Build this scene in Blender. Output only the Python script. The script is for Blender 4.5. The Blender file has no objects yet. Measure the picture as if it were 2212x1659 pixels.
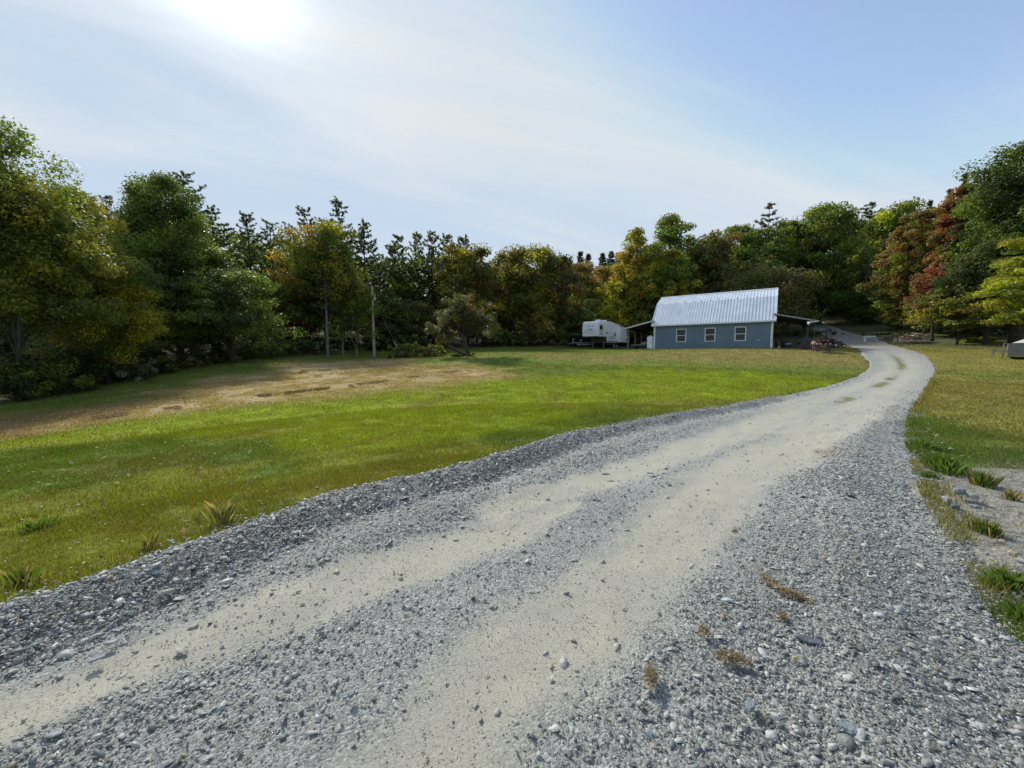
import bpy, bmesh, math, random
import numpy as np
from mathutils import Vector, Matrix
S = bpy.context.scene
COL = S.collection
rad = math.radians
# ------------------------------------------------------------------ camera numbers
F = 385.0; CZ = 1.75; PITCH = rad(4.16)
cp, sp = math.cos(PITCH), math.sin(PITCH)
SUN_AZ, SUN_EL = -35.8, 39.0          # azimuth from +Y (clockwise positive), elevation
sdir = Vector((math.sin(rad(SUN_AZ))*math.cos(rad(SUN_EL)), math.cos(rad(SUN_AZ))*math.cos(rad(SUN_EL)), math.sin(rad(SUN_EL))))

def P(px, py, Y):
    u = (px-512)/F; v = (384-py)/F
    k = Y/(cp+v*sp)
    return np.array([u*k, Y, CZ+(-sp+v*cp)*k])
def XatY(px, Y, z=2.0):
    # x for a picture column at depth Y (height matters very little)
    k = Y*cp - (z-CZ)*sp
    return (px-512)/F*k
Q = 1024/2212.0
# ------------------------------------------------------------------ noise
def vnoise(x, y, seed=0):
    x = np.asarray(x, float); y = np.asarray(y, float)
    xi = np.floor(x).astype(np.int64); yi = np.floor(y).astype(np.int64)
    fx = x-xi; fy = y-yi
    fx = fx*fx*(3-2*fx); fy = fy*fy*(3-2*fy)
    def h(a, b):
        n = (a*374761393 + b*668265263 + seed*1442695041) & 0x7fffffff
        n = ((n ^ (n >> 13))*1274126177) & 0x7fffffff
        n = ((n ^ (n >> 16))*2246822519) & 0x7fffffff
        return (n % 65536)/65535.0
    a = h(xi, yi); b = h(xi+1, yi); c = h(xi, yi+1); d = h(xi+1, yi+1)
    return (a*(1-fx)+b*fx)*(1-fy)+(c*(1-fx)+d*fx)*fy
def fbm(x, y, seed=0, o=4):
    s = 0; a = .5; t = 0
    for i in range(o):
        s = s+a*vnoise(x, y, seed+i*17); t += a; a *= .5; x = x*2.03+3.1; y = y*2.03+1.7
    return s/t
def sstep(a, b, x):
    t = np.clip((x-a)/(b-a), 0, 1); return t*t*(3-2*t)
# ------------------------------------------------------------------ terrain
ctrl = [(0,0,0),(-6,-4,-.2),(6,-4,.1),(-3.6,2.8,-.12),(-2.7,4.4,-.1),(-.9,6.4,-.06),(3,2.4,0),(6,5.5,.02),(-9,6.5,-.35),
        (5.8,12,.06),(11,11,.08),(2,9,-.03),(8,-1,.1)]
for q in [(5,402,20),(60,393,22.5),(139,380,26),(183,366,31),(278,354,42),(338,347,52),(375,357,46),(466,356,36),(512,349,50),
          (579,345,60),(600,349.7,53),(825,351.7,34),(805,349.3,36.5),(847,380,20),(930,380,20),(870,366,27.5),(933,366,27.5),
          (1007,359,27),(870,340,46),(930,342,42),(1000,343.5,38),(965,343,40),(835,330,58),(815,322,70),(450,372,26),(300,385,22),(600,372,26)]:
    ctrl.append(tuple(P(*q)))
BZ = 2.55
for q in [(16.3,44.5),(25.6,38.1),(13,47),(28.5,36.5),(20,49),(31,44),(21,40.7)]: ctrl.append((q[0],q[1],BZ))
ctrl += [(-50,60,3),(-20,78,5),(20,84,8),(60,90,14),(70,52,8.5),(95,60,14),(0,110,12),(0,150,22),(100,120,30),(-60,110,9),(-100,60,3),
         (-42,20,-1.2),(-60,0,-1.5),(0,-40,-.5),(60,-20,1),(52,20,2.3),(80,20,4),(200,200,55),(-200,200,25),(0,300,45),(-280,0,2),(280,0,15),
         (0,-300,0),(-200,-200,0),(200,-200,5),(40,62,5.6)]
ctrl = np.array(ctrl)
def _tps():
    p = ctrl[:, :2]; n = len(p)
    d = np.linalg.norm(p[:, None]-p[None], axis=2)
    K = d**2*np.log(d+1e-9); K += np.eye(n)*3.0
    A = np.zeros((n+3, n+3)); A[:n, :n] = K; A[:n, n] = 1; A[:n, n+1:] = p; A[n, :n] = 1; A[n+1:, :n] = p.T
    b = np.zeros(n+3); b[:n] = ctrl[:, 2]
    return np.linalg.solve(A, b)
_w = _tps()
def H(x, y):
    x = np.atleast_1d(np.asarray(x, float)); y = np.atleast_1d(np.asarray(y, float))
    r = np.hypot(x, y); k = np.where(r > 300, 300/np.maximum(r, 1e-6), 1); x = x*k; y = y*k
    out = np.empty(x.shape)
    fx = x.ravel(); fy = y.ravel(); o = np.empty(fx.shape)
    for i in range(0, len(fx), 60000):
        a = fx[i:i+60000]; b = fy[i:i+60000]
        d = np.hypot(a[:, None]-ctrl[None, :, 0], b[:, None]-ctrl[None, :, 1])
        o[i:i+60000] = (d**2*np.log(d+1e-9))@_w[:-3]+_w[-3]+_w[-2]*a+_w[-1]*b
    return o.reshape(x.shape)
def h1(x, y): return float(H(x, y)[0])
def G(px, py):
    u = (px-512)/F; v = (384-py)/F
    d = np.array([u, cp+v*sp, -sp+v*cp])
    t = np.exp(np.linspace(math.log(.8), math.log(160), 900))
    p = d[None]*t[:, None]; z = CZ+p[:, 2]; g = H(p[:, 0], p[:, 1])
    i = np.argmax(z < g)
    if i == 0: i = len(t)-1
    a = (z[i-1]-g[i-1]); b = (g[i]-z[i]); f = a/(a+b+1e-9)
    q = p[i-1]*(1-f)+p[i]*f
    return np.array([q[0], q[1]])
def G2(x, y): return G(x*Q, y*Q)
# ------------------------------------------------------------------ object helpers
def tag(o, label=None, cat=None, group=None, kind=None):
    if label: o['label'] = label
    if cat: o['category'] = cat
    if group: o['group'] = group
    if kind: o['kind'] = kind
    return o
def empty(name, loc, rz=0, **k):
    o = bpy.data.objects.new(name, None); COL.objects.link(o); o.location = loc; o.rotation_euler = (0, 0, rz)
    o.empty_display_size = .2
    return tag(o, **k)
def link(name, me, parent=None, mat=None, loc=None):
    o = bpy.data.objects.new(name, me); COL.objects.link(o)
    if mat is not None: me.materials.append(mat)
    if parent is not None: o.parent = parent
    if loc is not None: o.location = loc
    return o
class MB:
    """collects simple shapes into one mesh"""
    def __init__(s): s.v = []; s.f = []
    def add(s, vs, fs):
        b = len(s.v); s.v += [tuple(map(float, q)) for q in vs]; s.f += [tuple(i+b for i in f) for f in fs]
    def box(s, a, b, M=None):
        x0, y0, z0 = a; x1, y1, z1 = b
        vs = [(x0,y0,z0),(x1,y0,z0),(x1,y1,z0),(x0,y1,z0),(x0,y0,z1),(x1,y0,z1),(x1,y1,z1),(x0,y1,z1)]
        if M is not None: vs = [M@Vector(q) for q in vs]
        s.add(vs, [(0,3,2,1),(4,5,6,7),(0,1,5,4),(1,2,6,5),(2,3,7,6),(3,0,4,7)])
    def prism(s, prof, axis, a, b):
        """profile of (p,q) pairs swept along axis ('x','y','z') from a to b"""
        n = len(prof); vs = []
        for c in (a, b):
            for p, q in prof:
                vs.append((c, p, q) if axis == 'x' else (p, c, q) if axis == 'y' else (p, q, c))
        fs = [tuple(range(n))[::-1], tuple(range(n, 2*n))]+[(i, (i+1) % n, n+(i+1) % n, n+i) for i in range(n)]
        s.add(vs, fs)
    def tube(s, pts, rs, n=8, caps=True):
        pts = [Vector(p) for p in pts]
        rs = [float(q) for q in rs] if hasattr(rs, '__len__') else [float(rs)]*len(pts)
        b = len(s.v)
        for i, p in enumerate(pts):
            d = (pts[min(i+1, len(pts)-1)]-pts[max(i-1, 0)])
            d = d.normalized() if d.length > 1e-9 else Vector((0, 0, 1))
            u = d.cross(Vector((0, 0, 1)))
            if u.length < .05: u = d.cross(Vector((1, 0, 0)))
            u.normalize(); w = d.cross(u)
            for k in range(n):
                a = 2*math.pi*k/n
                s.v.append(tuple(p+rs[i]*(u*math.cos(a)+w*math.sin(a))))
        for i in range(len(pts)-1):
            for k in range(n):
                s.f.append((b+i*n+k, b+i*n+(k+1) % n, b+(i+1)*n+(k+1) % n, b+(i+1)*n+k))
        if caps:
            s.f.append(tuple(b+k for k in range(n))[::-1]); s.f.append(tuple(b+(len(pts)-1)*n+k for k in range(n)))
    def cyl(s, c, r, h, axis='z', n=20):
        c = Vector(c); d = {'x': Vector((1,0,0)), 'y': Vector((0,1,0)), 'z': Vector((0,0,1))}[axis]
        s.tube([c-d*h/2, c+d*h/2], r, n)
    def ring(s, c, R, r, axis='y', n=28, m=8):
        pts = []
        b = len(s.v); c = Vector(c)
        A = {'x': (Vector((0,1,0)), Vector((0,0,1)), Vector((1,0,0))), 'y': (Vector((1,0,0)), Vector((0,0,1)), Vector((0,1,0))), 'z': (Vector((1,0,0)), Vector((0,1,0)), Vector((0,0,1)))}[axis]
        for i in range(n):
            t = 2*math.pi*i/n; e = A[0]*math.cos(t)+A[1]*math.sin(t)
            for k in range(m):
                q = 2*math.pi*k/m
                s.v.append(tuple(c+e*(R+r*math.cos(q))+A[2]*r*math.sin(q)))
        for i in range(n):
            for k in range(m):
                s.f.append((b+i*m+k, b+((i+1) % n)*m+k, b+((i+1) % n)*m+(k+1) % m, b+i*m+(k+1) % m))
    def build(s, name, mat, parent=None, bevel=0, smooth=False, loc=None):
        me = bpy.data.meshes.new(name); me.from_pydata(s.v, [], s.f)
        bm = bmesh.new(); bm.from_mesh(me); bmesh.ops.recalc_face_normals(bm, faces=bm.faces)
        if bevel:
            bmesh.ops.bevel(bm, geom=[e for e in bm.edges if len(e.link_faces) == 2 and e.calc_face_angle(0) > .5], offset=bevel, segments=2, affect='EDGES', clamp_overlap=True)
        bm.to_mesh(me); bm.free()
        if smooth:
            me.polygons.foreach_set('use_smooth', [True]*len(me.polygons))
            try: me.set_sharp_from_angle(angle=rad(40))
            except Exception: pass
        me.update()
        return link(name, me, parent, mat, loc)
def np_mesh(name, V, loops, starts, totals, facecol=None, ptcol=None, smooth=False):
    me = bpy.data.meshes.new(name)
    me.vertices.add(len(V)); me.vertices.foreach_set('co', np.ascontiguousarray(V, dtype=np.float32).ravel())
    me.loops.add(len(loops)); me.loops.foreach_set('vertex_index', np.ascontiguousarray(loops, dtype=np.int32))
    me.polygons.add(len(starts)); me.polygons.foreach_set('loop_start', np.ascontiguousarray(starts, dtype=np.int32))
    try: me.polygons.foreach_set('loop_total', np.ascontiguousarray(totals, dtype=np.int32))
    except Exception: pass
    me.update(calc_edges=True)
    if facecol is not None:
        a = me.attributes.new('col', 'FLOAT_COLOR', 'FACE')
        c = np.ones((len(starts), 4), np.float32); c[:, :3] = facecol; a.data.foreach_set('color', c.ravel())
    if ptcol is not None:
        a = me.attributes.new('col', 'FLOAT_COLOR', 'POINT')
        c = np.ones((len(V), 4), np.float32); c[:, :3] = ptcol; a.data.foreach_set('color', c.ravel())
    if smooth: me.polygons.foreach_set('use_smooth', np.ones(len(starts), dtype=bool))
    return me
def quads_mesh(name, V, n, facecol=None):      # V: (4n,3) consecutive quads
    return np_mesh(name, V, np.arange(4*n), np.arange(n)*4, np.full(n, 4), facecol)
# ------------------------------------------------------------------ materials
MATS = {}
def mat(name, col, rough=.6, metal=0, spec=.5, noise=None, bump=None, bscale=40):
    """noise = (scale, amount): mottles the base colour; bump = strength"""
    if name in MATS: return MATS[name]
    m = bpy.data.materials.new(name); m.use_nodes = True; nt = m.node_tree; N = nt.nodes; L = nt.links
    b = N['Principled BSDF']; b.inputs['Base Color'].default_value = (*col, 1); b.inputs['Roughness'].default_value = rough
    b.inputs['Metallic'].default_value = metal; b.inputs['Specular IOR Level'].default_value = spec
    tc = N.new('ShaderNodeTexCoord')
    if noise:
        n = N.new('ShaderNodeTexNoise'); n.inputs['Scale'].default_value = noise[0]; n.inputs['Detail'].default_value = 6
        L.new(tc.outputs['Object'], n.inputs['Vector'])
        r = N.new('ShaderNodeMapRange'); r.inputs[1].default_value = .3; r.inputs[2].default_value = .7
        r.inputs[3].default_value = 1-noise[1]; r.inputs[4].default_value = 1+noise[1]; L.new(n.outputs['Fac'], r.inputs[0])
        h = N.new('ShaderNodeVectorMath'); h.operation = 'SCALE'; h.inputs[0].default_value = col
        L.new(r.outputs[0], h.inputs['Scale']); L.new(h.outputs[0], b.inputs['Base Color'])
    if bump:
        n = N.new('ShaderNodeTexNoise'); n.inputs['Scale'].default_value = bscale; n.inputs['Detail'].default_value = 5
        L.new(tc.outputs['Object'], n.inputs['Vector'])
        q = N.new('ShaderNodeBump'); q.inputs['Strength'].default_value = bump; q.inputs['Distance'].default_value = .02
        L.new(n.outputs['Fac'], q.inputs['Height']); L.new(q.outputs[0], b.inputs['Normal'])
    MATS[name] = m; return m
def leaf_mat(name='foliage', trans=.35, rough=.5):
    m = bpy.data.materials.new(name); m.use_nodes = True; nt = m.node_tree; N = nt.nodes; L = nt.links
    N.clear(); out = N.new('ShaderNodeOutputMaterial')
    a = N.new('ShaderNodeAttribute'); a.attribute_name = 'col'
    d = N.new('ShaderNodeBsdfPrincipled'); d.inputs['Roughness'].default_value = rough; d.inputs['Specular IOR Level'].default_value = .3
    t = N.new('ShaderNodeBsdfTranslucent'); mx = N.new('ShaderNodeMixShader'); mx.inputs[0].default_value = trans
    v = N.new('ShaderNodeVectorMath'); v.operation = 'MULTIPLY'; v.inputs[1].default_value = (1.5, 1.4, .6)
    L.new(a.outputs['Color'], d.inputs['Base Color']); L.new(a.outputs['Color'], v.inputs[0]); L.new(v.outputs[0], t.inputs['Color'])
    L.new(d.outputs[0], mx.inputs[1]); L.new(t.outputs[0], mx.inputs[2]); L.new(mx.outputs[0], out.inputs[0])
    return m
LEAF = leaf_mat('foliage', .48); GRASSM = leaf_mat('grass_blades', .35, .6); STRAW = leaf_mat('dry_grass', .2, .8)
BARK = mat('bark', (.045,.035,.027), .9, noise=(6,.5), bump=.8, bscale=12)
BARKP = mat('pale_bark', (.16,.15,.13), .9, noise=(5,.4), bump=.6, bscale=12)
def ground_mat():
    m = bpy.data.materials.new('lawn'); m.use_nodes = True; nt = m.node_tree; N = nt.nodes; L = nt.links
    b = N['Principled BSDF']; b.inputs['Roughness'].default_value = .95; b.inputs['Specular IOR Level'].default_value = .1
    a = N.new('ShaderNodeAttribute'); a.attribute_name = 'col'; tc = N.new('ShaderNodeTexCoord')
    last = a.outputs['Color']
    for sc, lo, hi, det in ((1.1, .80, 1.2, 5), (9, .72, 1.3, 6), (60, .55, 1.45, 4)):
        n = N.new('ShaderNodeTexNoise'); n.inputs['Scale'].default_value = sc; n.inputs['Detail'].default_value = det
        L.new(tc.outputs['Object'], n.inputs['Vector'])
        r = N.new('ShaderNodeMapRange'); r.inputs[1].default_value = .3; r.inputs[2].default_value = .7; r.inputs[3].default_value = lo; r.inputs[4].default_value = hi
        L.new(n.outputs['Fac'], r.inputs[0])
        h = N.new('ShaderNodeVectorMath'); h.operation = 'SCALE'; L.new(last, h.inputs[0]); L.new(r.outputs[0], h.inputs['Scale']); last = h.outputs[0]
    L.new(last, b.inputs['Base Color'])
    n = N.new('ShaderNodeTexNoise'); n.inputs['Scale'].default_value = 18; n.inputs['Detail'].default_value = 8
    L.new(tc.outputs['Object'], n.inputs['Vector'])
    q = N.new('ShaderNodeBump'); q.inputs['Strength'].default_value = .8; q.inputs['Distance'].default_value = .06
    L.new(n.outputs['Fac'], q.inputs['Height']); L.new(q.outputs[0], b.inputs['Normal'])
    return m
def gravel_mat():
    m = bpy.data.materials.new('gravel'); m.use_nodes = True; nt = m.node_tree; N = nt.nodes; L = nt.links
    b = N['Principled BSDF']; b.inputs['Roughness'].default_value = .85; b.inputs['Specular IOR Level'].default_value = .25
    tc = N.new('ShaderNodeTexCoord'); a = N.new('ShaderNodeAttribute'); a.attribute_name = 'col'
    dn = N.new('ShaderNodeAttribute'); dn.attribute_name = 'dust'
    br = N.new('ShaderNodeTexNoise'); br.inputs['Scale'].default_value = 7; br.inputs['Detail'].default_value = 9; br.inputs['Roughness'].default_value = .7
    L.new(tc.outputs['Object'], br.inputs['Vector'])
    s1 = N.new('ShaderNodeMath'); s1.operation = 'ADD'; L.new(dn.outputs['Fac'], s1.inputs[0]); L.new(br.outputs['Fac'], s1.inputs[1])
    mk = N.new('ShaderNodeMapRange'); mk.inputs[1].default_value = .68; mk.inputs[2].default_value = 1.42; L.new(s1.outputs[0], mk.inputs[0])
    # chips: two sizes of voronoi cell, each cell its own grey
    def chips(sc):
        v = N.new('ShaderNodeTexVoronoi'); v.inputs['Scale'].default_value = sc; L.new(tc.outputs['Object'], v.inputs['Vector'])
        s = N.new('ShaderNodeSeparateColor'); L.new(v.outputs['Color'], s.inputs[0])
        r = N.new('ShaderNodeMapRange'); r.inputs[3].default_value = .68; r.inputs[4].default_value = 1.34; L.new(s.outputs[0], r.inputs[0])
        return v, r
    v1, r1 = chips(62); v2, r2 = chips(150)
    mm = N.new('ShaderNodeMath'); mm.operation = 'MULTIPLY'; L.new(r1.outputs[0], mm.inputs[0]); L.new(r2.outputs[0], mm.inputs[1])
    g = N.new('ShaderNodeVectorMath'); g.operation = 'SCALE'; L.new(a.outputs['Color'], g.inputs[0]); L.new(mm.outputs[0], g.inputs['Scale'])
    fn = N.new('ShaderNodeTexNoise'); fn.inputs['Scale'].default_value = 75; fn.inputs['Detail'].default_value = 8; fn.inputs['Roughness'].default_value = .75; L.new(tc.outputs['Object'], fn.inputs['Vector'])
    fr = N.new('ShaderNodeMapRange'); fr.inputs[1].default_value = .3; fr.inputs[2].default_value = .7; fr.inputs[3].default_value = .68; fr.inputs[4].default_value = 1.25; L.new(fn.outputs['Fac'], fr.inputs[0])
    d = N.new('ShaderNodeVectorMath'); d.operation = 'SCALE'; d.inputs[0].default_value = (.40,.385,.318); L.new(fr.outputs[0], d.inputs['Scale'])
    mx = N.new('ShaderNodeMix'); mx.data_type = 'RGBA'; L.new(mk.outputs[0], mx.inputs[0]); L.new(g.outputs[0], mx.inputs[6]); L.new(d.outputs[0], mx.inputs[7])
    L.new(mx.outputs[2], b.inputs['Base Color'])
    hd = N.new('ShaderNodeMath'); hd.operation = 'MULTIPLY'; hd.inputs[1].default_value = -1.0; L.new(v1.outputs['Distance'], hd.inputs[0])
    inv = N.new('ShaderNodeMapRange'); inv.inputs[3].default_value = 1; inv.inputs[4].default_value = .15; L.new(mk.outputs[0], inv.inputs[0])
    hm = N.new('ShaderNodeMath'); hm.operation = 'MULTIPLY'; L.new(hd.outputs[0], hm.inputs[0]); L.new(inv.outputs[0], hm.inputs[1])
    ha = N.new('ShaderNodeMath'); ha.operation = 'MULTIPLY_ADD'; ha.inputs[1].default_value = 1.1; L.new(fn.outputs['Fac'], ha.inputs[0]); L.new(hm.outputs[0], ha.inputs[2])
    q = N.new('ShaderNodeBump'); q.inputs['Strength'].default_value = .8; q.inputs['Distance'].default_value = .012
    L.new(ha.outputs[0], q.inputs['Height']); L.new(q.outputs[0], b.inputs['Normal'])
    return m
def stone_mat():
    m = bpy.data.materials.new('slate_chips'); m.use_nodes = True; nt = m.node_tree; N = nt.nodes; L = nt.links
    b = N['Principled BSDF']; b.inputs['Roughness'].default_value = .62; b.inputs['Specular IOR Level'].default_value = .45
    a = N.new('ShaderNodeAttribute'); a.attribute_name = 'col'; tc = N.new('ShaderNodeTexCoord')
    n = N.new('ShaderNodeTexNoise'); n.inputs['Scale'].default_value = 60; n.inputs['Detail'].default_value = 5; L.new(tc.outputs['Object'], n.inputs['Vector'])
    r = N.new('ShaderNodeMapRange'); r.inputs[1].default_value = .3; r.inputs[2].default_value = .7; r.inputs[3].default_value = .75; r.inputs[4].default_value = 1.25; L.new(n.outputs['Fac'], r.inputs[0])
    h = N.new('ShaderNodeVectorMath'); h.operation = 'SCALE'; L.new(a.outputs['Color'], h.inputs[0]); L.new(r.outputs[0], h.inputs['Scale']); L.new(h.outputs[0], b.inputs['Base Color'])
    q = N.new('ShaderNodeBump'); q.inputs['Strength'].default_value = .5; q.inputs['Distance'].default_value = .01; L.new(n.outputs['Fac'], q.inputs['Height']); L.new(q.outputs[0], b.inputs['Normal'])
    return m
STONE = stone_mat()
CLOC = (2.3, .7, 0); SKYK = .15; EXPO = 0.72

# ------------------------------------------------------------------ driveway plan
Lw = [G(*p) for p in [(0,612),(204,543),(343,495),(463,469),(585,433),(750,403),(847,380),(870,366),(862,354),(847,345),(822,334),(803,322)]]
Rp = [None,None,None,(1024,640),(921,477),(912,417),(930,384),(934,366),(915,351),(880,340),(845,331),(823,321)]
d45 = np.array([.7071,-.7071])
w0 = float(np.dot(G(921,477)-G(585,429), d45))
Rw = []
for i, p in enumerate(Rp):
    Rw.append(Lw[i]+d45*(w0+1.3*(3-i)/3+.2) if p is None else G(*p))
back = np.array([-.70,-.71])
Lw = [Lw[0]+back*q for q in (9, 4, 1.6)]+Lw; Rw = [Rw[0]+back*q for q in (9, 4, 1.6)]+Rw
def catmull(pts, per=40):
    pts = np.array(pts); pts = np.vstack([2*pts[0]-pts[1], pts, 2*pts[-1]-pts[-2]]); out = []
    for i in range(1, len(pts)-2):
        t = np.linspace(0, 1, per, endpoint=False)[:, None]; a, b, c, d = pts[i-1], pts[i], pts[i+1], pts[i+2]
        out.append(.5*((2*b)+(-a+c)*t+(2*a-5*b+4*c-d)*t**2+(-a+3*b-3*c+d)*t**3))
    out.append(pts[-2][None]); return np.vstack(out)
Lc = catmull(Lw); Rc = catmull(Rw)
Cc = (Lc+Rc)/2; sl = np.concatenate([[0], np.cumsum(np.linalg.norm(np.diff(Cc, axis=0), axis=1))])
# uneven samples along the road: fine near the camera
ss = [0.0]
while ss[-1] < sl[-1]:
    c = np.array([np.interp(ss[-1], sl, Cc[:, k]) for k in (0, 1)]); ss.append(ss[-1]+max(.05, .012*np.hypot(*c)))
ss = np.array(ss[:-1])
Ls = np.stack([np.interp(ss, sl, Lc[:, k]) for k in (0, 1)], 1); Rs = np.stack([np.interp(ss, sl, Rc[:, k]) for k in (0, 1)], 1)
us = np.linspace(-.06, 1.06, 150)
Xr = Ls[:, None, 0]*(1-us)+Rs[:, None, 0]*us; Yr = Ls[:, None, 1]*(1-us)+Rs[:, None, 1]*us
SS, UU = np.meshgrid(ss, us, indexing='ij')
Dr = np.hypot(Xr, Yr)
def bump1(u, c, w): return np.exp(-((u-c)/w)**2)
near = 1-sstep(13, 22, Dr)
wob = (fbm(SS*.5, SS*0, 5)-.5)*.05
UW = UU+wob
berm = .12*bump1(UW, .075, .05)*near*(.7+.6*fbm(SS*1.3, UU*3, 8))
ridge2 = .035*bump1(UW, .26, .05)*near
rgtr = .07*bump1(UW, .86, .06)*near*(.5+fbm(SS*.9, UU*2, 9))
def track(pts):
    # how close every spot of the drive is to a wheel track: pts = (column, row, half width in m)
    W_ = [(*G2(a, b), h) for a, b, h in pts]; best = np.zeros(Xr.shape)
    e = W_[0]; f = W_[1]; W_ = [(e[0]*3-f[0]*2, e[1]*3-f[1]*2, e[2])]+W_
    for (x0, y0, h0), (x1, y1, h1_) in zip(W_[:-1], W_[1:]):
        dx, dy = x1-x0, y1-y0; t = np.clip(((Xr-x0)*dx+(Yr-y0)*dy)/(dx*dx+dy*dy), 0, 1)
        d = np.hypot(Xr-x0-t*dx, Yr-y0-t*dy)/(h0+(h1_-h0)*t)
        best = np.maximum(best, 1-sstep(.35, 1.65, d+(fbm(Xr*1.6, Yr*1.6, 55)-.5)*.9+(fbm(Xr*6, Yr*6, 56)-.5)*.5))
    return best
rut1 = np.maximum(track([(100,1530,.27),(400,1410,.28),(560,1345,.29),(750,1265,.30),(950,1200,.30),(1130,1135,.26),(1230,1095,.12)]),
                  track([(1235,1056,.25),(1300,1036,.32),(1400,1003,.36),(1560,948,.38),(1740,888,.5),(1850,845,.6)]))
rut2 = track([(976,1598,.33),(1031,1512,.34),(1268,1344,.38),(1432,1177,.42),(1562,1037,.46),(1739,950,.55),(1840,900,.7),(1900,868,.8)])
rut2w = rut2
mid = 0*UW
edge = sstep(-.045, .03, UU-(fbm(SS*1.7, SS*0+2, 11)-.5)*.06)*sstep(-.045, .03, 1-UU-(fbm(SS*1.3, SS*0+7, 12)-.5)*.14)
rough = (fbm(Xr*3, Yr*3, 3)-.5)*.05+(fbm(Xr*14, Yr*14, 4)-.5)*.018*(1-.7*np.clip(rut1+rut2, 0, 1))
Zr = H(Xr, Yr)+.03*edge-.07*(1-edge)+edge*(berm+ridge2+rgtr+mid-.022*(rut1+rut2)+rough)
# how dusty (cream tracks) each spot is
far = sstep(9, 17, Dr)
r1f = bump1(UW, .33, .11); r2f = bump1(UW, .68, .15)
patch = fbm(Xr*.8, Yr*.8, 21)
dust = np.clip(np.maximum(rut1, rut2w)*(.72+.5*patch)+.10*(patch-.3), 0, 1)*(1-far)+far*np.clip(.6*(r1f+r2f)+.30+.5*(patch-.5), 0, 1)
gray = np.stack([.285+0*Xr, .292+0*Xr, .275+0*Xr], -1)
dark = (bump1(UW, .075, .06)*near)[..., None]
gray = gray*(1-.15*dark)
brown = sstep(.52, .72, fbm(Xr*.55, Yr*.9, 33))*sstep(.62, .8, UU)*sstep(6, 9, Dr)*(1-sstep(14, 20, Dr))
gray = gray*(1-brown[..., None]*.8)+np.array([.27,.17,.11])*brown[..., None]*.8
# grass strip creeping into the middle of the far drive
med = (bump1(UW, .5, .07)*sstep(.5, .62, fbm(Xr*.5, Yr*.5, 44))*sstep(15, 19, Dr)*(1-sstep(40, 48, Dr)))
dust = dust*(1-med); gray = gray*(1-med[..., None])+np.array([.19,.17,.06])*med[..., None]
trackdark = sstep(40, 55, Dr)[..., None]
gray = gray*(1-trackdark)+np.array([.27,.25,.225])*trackdark
dust = dust*(1-sstep(38, 52, Dr)*.85)
ns, nu = Xr.shape
idx = np.arange(ns*nu).reshape(ns, nu)
quads = np.stack([idx[:-1, :-1], idx[1:, :-1], idx[1:, 1:], idx[:-1, 1:]], -1).reshape(-1, 4)[:, ::-1]
me = np_mesh('gravel_driveway', np.stack([Xr, Yr, Zr], -1).reshape(-1, 3), quads.ravel(), np.arange(len(quads))*4, np.full(len(quads), 4), ptcol=gray.reshape(-1, 3), smooth=True)
at = me.attributes.new('dust', 'FLOAT', 'POINT'); at.data.foreach_set('value', dust.reshape(-1).astype(np.float32))
tag(link('gravel_driveway', me, None, gravel_mat()), kind='structure', label='pale gravel driveway with two dusty wheel tracks curving up past the barn')

poly = np.vstack([Ls, Rs[::-1]])
def on_road(x, y, pad=0):
    x = np.asarray(x); y = np.asarray(y); ins = np.zeros(x.shape, bool)
    pl = poly if pad == 0 else np.vstack([Ls+(Ls-Rs)*pad, (Rs+(Rs-Ls)*pad)[::-1]])
    pl = pl[::3]; n = len(pl)
    m = (x > pl[:, 0].min()) & (x < pl[:, 0].max()) & (y > pl[:, 1].min()) & (y < pl[:, 1].max())
    xs = x[m]; ys = y[m]; r = np.zeros(xs.shape, bool)
    for i in range(n):
        a = pl[i]; b = pl[(i+1) % n]
        c = ((a[1] > ys) != (b[1] > ys))
        if a[1] != b[1]: r ^= c & (xs < (b[0]-a[0])*(ys-a[1])/(b[1]-a[1])+a[0])
    ins[m] = r; return ins
# ------------------------------------------------------------------ ground colours (what grows where, and a tree shadow painted on the left lawn)
BG=(.190,.250,.008); DG=(.100,.155,.020); YB=(.165,.185,.022); HAY=(.32,.245,.12); HAYD=(.22,.155,.08); FG=(.13,.18,.03); OLV=(.195,.185,.045); SAND=(.24,.23,.205); SOIL=(.045,.038,.024); TAN=(.205,.185,.060)
an = []
def A(c, *pts):
    for p in pts: an.append((*G(*p), c))
A(HAYD, (0,432),(20,422),(60,415),(110,410),(0,424),(160,402))
A(HAY, (150,395),(200,392),(190,405),(240,392),(280,380),(330,374),(390,372),(440,371),(300,388),(350,362),(420,380),(480,368),(250,380),(360,385),(310,368),(400,362),(470,374),(240,398))
A(FG, (100,403),(150,386),(200,374),(250,366),(290,359),(340,355),(370,353),(520,350),(570,350),(620,351),(430,360),(480,352))
A(DG, (120,396),(60,402))
A(BG, (220,430),(300,428),(340,440),(400,415),(500,395),(560,385),(600,382),(700,382),(640,372),(520,385),(400,440),(480,432),(560,415),(620,395),(700,390),(760,378),(560,400),(440,405),(380,402),(330,410),(700,372),(800,384),(270,412),(160,428),(80,437))
A(DG, (60,455),(140,452),(200,456),(240,462),(20,475),(100,480),(280,478),(600,418),(500,440))  # left-hand points paint a tree's shadow into the lawn; the rest is darker grass
A(YB, (60,520),(150,505),(120,545),(230,500),(30,560),(340,470),(20,590),(400,460),(10,510),(180,480),(300,490),(700,404),(250,480),(470,450))
A(FG, (500,364),(530,358),(560,362),(520,370))
A((.10,.098,.05), (820,328),(850,333),(800,329),(870,336),(835,325),(900,341),(812,335))
A(TAN, (560,357),(620,361),(700,359),(760,357),(810,359),(845,362),(780,354),(660,356),(820,352))
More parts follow.
